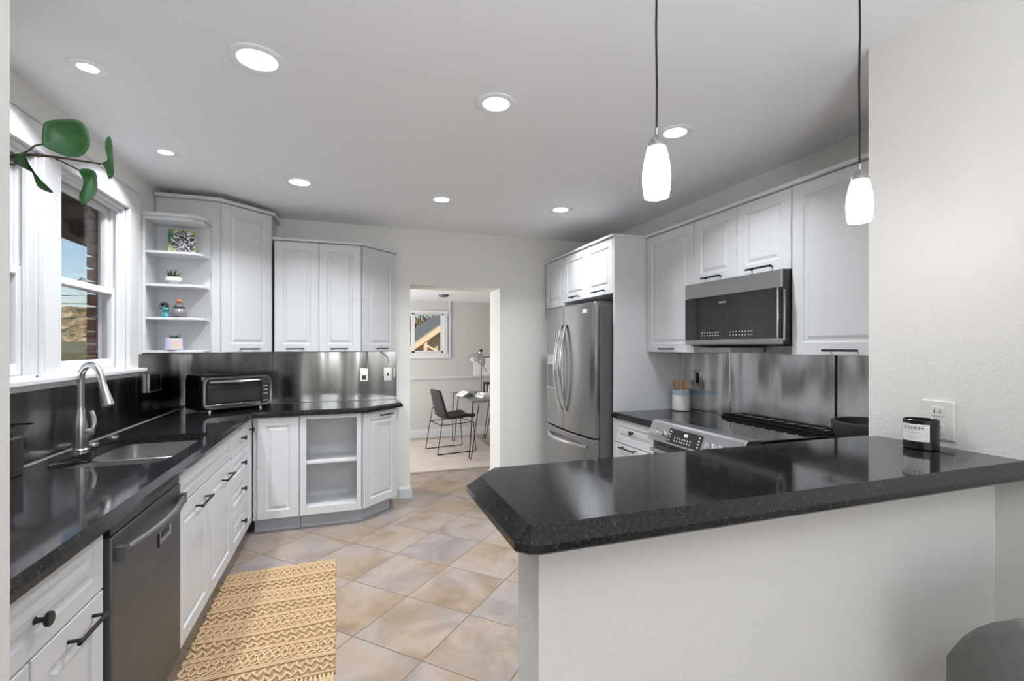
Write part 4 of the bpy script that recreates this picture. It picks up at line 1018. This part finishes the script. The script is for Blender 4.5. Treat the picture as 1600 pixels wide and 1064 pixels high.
# lamp on the desk
lx, ly = 1.75, 6.42
t = thing('desk_lamp', 'pale metal desk lamp with a tilted dome shade', 'lamp', (lx, ly, dz + .0005))
bm = B(); lathe(bm, [(0, 0), (.07, 0), (.07, .012), (.02, .02), (0, .02)], 24); obj('base', bm, M['nickel'], t, smooth=True)
bm = B(); tube(bm, [(0, 0, .02), (0, 0, .42)], .008, 10); tube(bm, [(0, 0, .42), (.08, .0, .30)], .005, 8); tube(bm, [(-.05, 0, .50), (.22, 0, .50)], .006, 8); tube(bm, [(0, 0, .42), (-.01, 0, .50)], .008, 8); obj('arm', bm, M['steelh'], t, smooth=True)
mt = Matrix.Translation((-.075, -.03, .44)) @ Matrix.Rotation(.35, 4, 'Y') @ Matrix.Rotation(.2, 4, 'X')
bm = B(); lathe(bm, [(.125, 0), (.118, .04), (.09, .085), (.045, .115), (.02, .122), (.02, .15), (.0, .155)], 28, mtx=mt); obj('shade', bm, M['nickel'], t, smooth=True)
bm = B(); lathe(bm, [(0, .15), (.022, .152), (.02, .17), (.012, .19), (0, .192)], 16, mtx=mt); obj('shade_cap', bm, M['black'], t, smooth=True)
def bookbox(lb, x, y, z, w_, d_, h_, a, grp='books on the desk'):
    t = thing('book', lb, 'book', (x, y, z), a, grp)
    obj('pages', bx(-w_ / 2 + .003, -d_ / 2 + .003, .002, w_ / 2 - .003, d_ / 2 - .003, h_ - .002), M['paper'], t)
    bm = B(); box(bm, -w_ / 2, -d_ / 2, 0, w_ / 2, d_ / 2, .002); box(bm, -w_ / 2, -d_ / 2, h_ - .002, w_ / 2, d_ / 2, h_); box(bm, w_ / 2 - .002, -d_ / 2, 0.002, w_ / 2, d_ / 2, h_ - .002); obj('cover', bm, M['white'], t)
bookbox('pale closed book, lower one of the stack on the desk', 1.72, 5.96, dz + .0005, .30, .22, .028, .25)
bookbox('smaller pale book lying on top of the other closed book', 1.73, 5.97, dz + .0295, .2, .15, .022, .1)
t = thing('open_book', 'open white book face down at the left edge of the desk', 'book', (1.455, 6.10, dz + .0005), .2)
bm = B()
vs = []
for i in range(9):
    u = -1 + i / 4; vs.append((u * .10, .055 * (1 - abs(u)) ** .8 + .002))
for (xa, za), (xb, zb) in zip(vs, vs[1:]):
    q = [bm.verts.new(p) for p in ((xa, -.11, za), (xb, -.11, zb), (xb, .11, zb), (xa, .11, za))]; r_ = [bm.verts.new(p) for p in ((xa, -.11, za + .006), (xb, -.11, zb + .006), (xb, .11, zb + .006), (xa, .11, za + .006))]
    bm.faces.new(q[::-1]); bm.faces.new(r_)
    for i in range(4): bm.faces.new((q[i], q[(i + 1) % 4], r_[(i + 1) % 4], r_[i]))
obj('pages', bm, M['paper'], t)
# black organiser with white boxes
t = thing('desk_organizer', 'black framed desk shelf standing behind the lamp', 'organizer', (1.97, 6.50, dz + .0005))
bm = B(); box(bm, -.15, -.1, .12, .13, .1, .145)
for x in (-.14, .115):
    for y in (-.095, .08): box(bm, x, y, 0, x + .015, y + .015, .12)
obj('frame', bm, M['black'], t)
bm = bx(1.865, 6.44, dz + .0005, 1.915, 6.54, dz + .075); tag(obj('cup', bm, M['paper'], bevel=.01), 'small pale cup under the black desk shelf', 'cup')
bm = B(); box(bm, 0, 0, 0, .75, .02, .30); o = obj('board', bm, M['white'], bevel=.003); o.location = (1.86, YS - .06, .9305); tag(o, 'white framed board standing on the ledge behind the desk lamp', 'board')
bm = B(); box(bm, .03, -.002, .03, .72, -.0002, .27); p_ = obj('board_face', bm, M['paper'], o)

# ------------------------------------------------------------------ bar stool near the camera
t = thing('bar_stool', 'dark grey upholstered bar stool with curved back at the bar', 'stool', (1.505, .585, 0), math.radians(-8))
bm = B(); K = 28; rows = []
for i in range(K + 1):
    a = math.radians(180 + 200 * (i / K - .5) * 1.0) + math.radians(90)
    a = math.radians(-90) + math.radians(230) * (i / K - .5)
    s = abs(i / K - .5) * 2; top = .862 - .0 * s - (.16 * max(0, (s - .55) / .45) ** 2)
    ro, ri = .235, .195
    rows.append([bm.verts.new((r_ * math.cos(a), r_ * math.sin(a), z)) for r_, z in ((ri, .60), (ro - .03, .56), (ro, .62), (ro, top - .02), (ro - .012, top), (ri + .012, top), (ri, top - .02))])
for a, b_ in zip(rows, rows[1:]):
    for j in range(7): bm.faces.new((a[j], a[(j + 1) % 7], b_[(j + 1) % 7], b_[j]))
bm.faces.new(rows[0]); bm.faces.new(rows[-1][::-1])
obj('backrest', bm, M['stool'], t, smooth=True)
bm = B(); lathe(bm, [(0, .565), (.16, .565), (.185, .58), (.192, .61), (.185, .65), (.15, .665), (0, .668)], 36); obj('seat', bm, M['stool'], t, smooth=True)
for sx in (-1, 1):
    for sy in (-1, 1): obj('leg', tube(B(), [(sx * .11, sy * .11, .57), (sx * .19, sy * .19, .0)], .016, 12, rr=[.017, .012]), M['black'], t, smooth=True)
q = .165; bm = B(); tube(bm, [(q, q, .2), (-q, q, .2), (-q, -q, .2), (q, -q, .2)], .008, 8, closed=True); obj('footrest', bm, M['black'], t, smooth=True)

# ------------------------------------------------------------------ eucalyptus branch in a tall floor vase
dpt = .80
fwd = Vector((math.sin(YAW), math.cos(YAW), 0)); rgt = Vector((math.cos(YAW), -math.sin(YAW), 0))
def W3(u, v, d=dpt): return Vector((0, 0, 1.40)) + fwd * d + rgt * ((u - 800) / FPX * d) + Vector((0, 0, (541 - v) / FPX * d))
vb = Vector((-.66, .50, 0))
va = thing('floor_vase', 'tall pale floor vase just outside the left edge holding the leafy branch', 'vase', tuple(vb))
bm = B(); lathe(bm, [(0, 0), (.07, 0), (.085, .02), (.10, .25), (.09, .55), (.045, .85), (.035, .95), (.042, 1.0), (.036, 1.0), (.03, .95), (.035, .85), (0, .2)], 32); obj('vase_body', bm, M['ceramic'], va, smooth=True)
t = thing('eucalyptus_branch', 'green round leaved eucalyptus branch reaching in from the left edge', 'plant', (0, 0, 0))
main = smooth_path([Vector((-.66, .50, .5)), Vector((-.66, .50, 1.0)), Vector((-.655, .52, 1.35)), W3(-40, 252), W3(0, 246), W3(45, 242), W3(90, 246), W3(130, 252), W3(158, 256)], 6)
rrs = [.0045 - .0032 * i / (len(main) - 1) for i in range(len(main))]
obj('stem', tube(B(), main, .003, 8, rr=rrs), M['stem'], t, smooth=True)
bm = B()
tube(bm, smooth_path([W3(20, 246), W3(42, 237), W3(54, 228), W3(65, 226, .79)], 5), .0014, 6)
tube(bm, smooth_path([W3(86, 248), W3(100, 254), W3(122, 265, .80)], 5), .0014, 6)
tube(bm, smooth_path([W3(-8, 243), W3(5, 255), W3(24, 257)], 5), .0016, 6)
obj('twigs', bm, M['stem'], t, smooth=True)
def leaf(outline, d0, tilt=(0, 0), fold=0.0, thick=.0006):
    """outline in photo directions at its own distance; the leaf leans in depth and is cupped"""
    cu = sum(p[0] for p in outline) / len(outline); cv = sum(p[1] for p in outline) / len(outline)
    P = smooth_path([Vector((a, b_, 0)) for a, b_ in outline + [outline[0]]], 5)[:-1]
    bm = B(); rings = []
    for s in (1, .8, .55, .28):
        ring = []
        for p in P:
            a, b_ = cu + (p.x - cu) * s, cv + (p.y - cv) * s
            dd_ = d0 + tilt[0] * (a - cu) / 40 + tilt[1] * (b_ - cv) / 40 + fold * (1 - s * s)
            # move along the view direction but keep metric size
            ring.append(bm.verts.new(W3(a, b_, dd_)))
        rings.append(ring)
    k = len(P)
    for a, b_ in zip(rings, rings[1:]):
        for i in range(k): bm.faces.new((a[i], a[(i + 1) % k], b_[(i + 1) % k], b_[i]))
    cvx = bm.verts.new(W3(cu, cv, d0 + fold))
    for i in range(k): bm.faces.new((rings[-1][i], rings[-1][(i + 1) % k], cvx))
    o = obj('leaf', bm, M['leaf'], t, smooth=True)
    md = o.modifiers.new('solid', 'SOLIDIFY'); md.thickness = thick; md.offset = 0
    return o
leaf([(65, 226), (66, 205), (71, 191), (90, 187), (117, 187), (132, 195), (140, 213), (140, 228), (131, 241), (118, 246), (103, 244), (80, 235)], .79, (.012, .008), .008)
leaf([(122, 265), (134, 263), (148, 268), (152, 280), (152, 296), (145, 309), (131, 320), (125, 313), (124, 305), (129, 293), (130, 280), (127, 271)], .80, (.03, .005), .006)
leaf([(159, 255), (168, 249), (165, 234), (165, 220), (171, 213), (175, 226), (177, 246), (178, 268), (176, 276), (171, 280), (168, 274), (165, 264)], .80, (.06, .0), .004)
leaf([(34, 238), (40, 244), (46, 257), (60, 277), (73, 290), (83, 301), (70, 298), (58, 290), (54, 273), (40, 263), (22, 254), (25, 246)], .79, (.05, .03), .006)
leaf([(12, 246), (20, 244), (34, 246), (26, 252), (16, 251)], .805, (.04, .0), .002)

# ------------------------------------------------------------------ outside, beyond the windows
# brick skin of the outside wall with stepped brick reveals
bm = B()
for y0, y1, z0, z1 in ((-1, W1a - .05, -1, 2.6), (W2b + .06, 5.2, -1, 2.6), (W1a - .05, W2b + .06, -1, 1.19), (W1a - .05, W2b + .06, 2.27, 2.6)): box(bm, XO - .045, y0, z0, XO - .001, y1, z1)
rowh = .0735
k = 0; z = 1.20
while z < 2.26:
    e = .012 if k % 2 else 0
    for yb, s in ((W2b + .0, 1), (W1a, -1), (W1b, 9)):
        if s == 1: box(bm, XO - .062, W2b - .004 - e * .3, z, XO - .001, W2b + .10, z + .062)
        elif s == -1: box(bm, XO - .062, W1a - .10, z, XO - .001, W1a + .004, z + .062)
    z += rowh; k += 1
struct('wall_outside_brick', bm, M['brick'], bevel=.004)
# eaves
bm = B(); box(bm, -2.05, -1.5, 2.37, XO - .05, 5.3, 2.40); box(bm, -2.09, -1.5, 2.235, -2.05, 5.3, 2.42)
for y in (1.2, 1.9, 2.6, 3.3, 4.0, 4.7): box(bm, -2.05, y, 2.27, XO - .05, y + .05, 2.37)
struct('trim_5', bm, M['brown_soffit'])
struct('ground', bx(-90, -40, -1.2, 60, 120, -1.0), M['lawn'])
# scrubby hill
bm = B(); NX, NY = 60, 24; rnd = random.Random(11); gv = []
for i in range(NX + 1):
    row = []
    for j in range(NY + 1):
        X = -75 + 85 * i / NX; Y = 48 + 26 * j / NY
        s = j / NY; hgt = -1 + 6.6 * math.sin(min(1, s * 1.5) * PI / 2) * (.93 + .07 * math.sin(X * .22 + 1)) + (rnd.random() - .5) * .8
        row.append(bm.verts.new((X, Y, hgt)))
    gv.append(row)
for i in range(NX):
    for j in range(NY): bm.faces.new((gv[i][j], gv[i + 1][j], gv[i + 1][j + 1], gv[i][j + 1]))
tag(obj('hillside', bm, M['scrub'], smooth=True), 'dry tan scrub covered hill seen through the window', 'hill')
# low olive roof with tan fascia
t = thing('neighbor_shed', 'low olive roofed outbuilding below the hill outside the window', 'building', (-11.5, 21, -1))
bm = B(); box(bm, -3, 0, 0, 3, 4, 1.9); obj('wall', bm, M['tanwall'], t)
bm = B(); v = [bm.verts.new(p) for p in ((-3.3, -.4, 1.9), (3.3, -.4, 1.9), (3.3, 4.4, 2.6), (-3.3, 4.4, 2.6), (-3.3, -.4, 1.78), (3.3, -.4, 1.78), (3.3, 4.4, 2.48), (-3.3, 4.4, 2.48))]
for f in ((0, 1, 2, 3), (7, 6, 5, 4), (0, 4, 5, 1), (1, 5, 6, 2), (2, 6, 7, 3), (3, 7, 4, 0)): bm.faces.new([v[i] for i in f])
obj('roof', bm, M['olive'], t)
for zz, lb in ((3.95, 'upper one of the two thin power lines outside the window'), (3.55, 'lower one of the two thin power lines outside the window')):
    pts = [(-60 + 10 * i, 30 + .0 * i, zz + .02 * (i - 4) ** 2) for i in range(9)]
    tag(obj('power_line', tube(B(), pts, .018, 6), M['black']), lb, 'cable', 'power lines outside the kitchen window')
# house seen through the far window
t = thing('neighbor_house', 'house gable with grey roof and pale timber brackets outside the far window', 'house', (0, 14.2, -1))
RX, RZ = 3.8, 3.85; sl_ = .70
def rz(x): return RZ - abs(x - RX) * sl_
bm = B(); prism(bm, [(0, 0), (1, 0)] and [(-.6, 0), (8.2, 0), (8.2, 6), (-.6, 6)], 0, rz(8.2)); 
w0 = [bm.verts.new(p) for p in ((-.6, 0, rz(-.6)), (8.2, 0, rz(8.2)), (RX, 0, RZ))]; w1 = [bm.verts.new(p) for p in ((-.6, 6, rz(-.6)), (8.2, 6, rz(8.2)), (RX, 6, RZ))]
bm.faces.new(w0); bm.faces.new(w1[::-1])
for a_, b__ in ((0, 1), (1, 2), (2, 0)): bm.faces.new((w0[a_], w0[b__], w1[b__], w1[a_]))
obj('gable_wall', bm, M['siding'], t)
for s in (-1, 1):
    bm = B(); xe = RX + s * 5.2
    P4 = [(RX, rz(RX)), (xe, rz(xe))]
    def quadbox(bm, pts2, y0, y1, th):
        lo_ = [bm.verts.new((x, y, z)) for x, z in pts2 for y in (y0, y1)]; hi_ = [bm.verts.new((x, y, z + th)) for x, z in pts2 for y in (y0, y1)]
        for f in ((lo_[0], lo_[1], lo_[3], lo_[2]), (hi_[0], hi_[2], hi_[3], hi_[1]), (lo_[0], lo_[2], hi_[2], hi_[0]), (lo_[1], hi_[1], hi_[3], lo_[3]), (lo_[0], hi_[0], hi_[1], lo_[1]), (lo_[2], lo_[3], hi_[3], hi_[2])): bm.faces.new(f)
    quadbox(bm, P4, -.7, 6.2, .0 + .12); obj('roof', bm, M['shingle'], t)
    bm = B(); quadbox(bm, [(x, z - .10) for x, z in P4], -.76, -.705, .17); obj('rake_board', bm, M['lumber'], t)
for x in (2.05, 2.95):
    bm = B(); zt = rz(x) - .08; box(bm, x - .05, -.70, zt - .45, x + .05, -.62, zt); tube(bm, [(x, -.66, zt - .2), (x, -.02, zt - .45)], .05, 4); tube(bm, [(x, -.66, zt - .12), (x + .32, -.66, zt - .30)], .04, 4); obj('bracket', bm, M['lumber'], t)
# roof plane of the house in view between camera and sky continues behind; bare tree
t = thing('bare_tree', 'bare branched tree above the roof outside the far window', 'tree', (4.2, 26, -1))
bm = B(); rnd = random.Random(9)
def branch(p, d, l, r_, lv):
    e_ = p + d * l; tube(bm, [p, p + d * l * .5 + Vector((rnd.random() - .5, 0, rnd.random() - .5)) * l * .08, e_], r_, 5, rr=[r_, r_ * .8, r_ * .6])
    if lv:
        for q_ in range(4):
            nd = (d + Vector((rnd.random() - .5, rnd.random() - .5, rnd.random() - .35)) * 1.3).normalized(); branch(p + d * l * (.5 + .5 * rnd.random()), nd, l * .62, r_ * .55, lv - 1)
branch(Vector((0, 0, 0)), Vector((0, 0, 1)), 2.6, .14, 4)
obj('branches', bm, M['dim'], t)
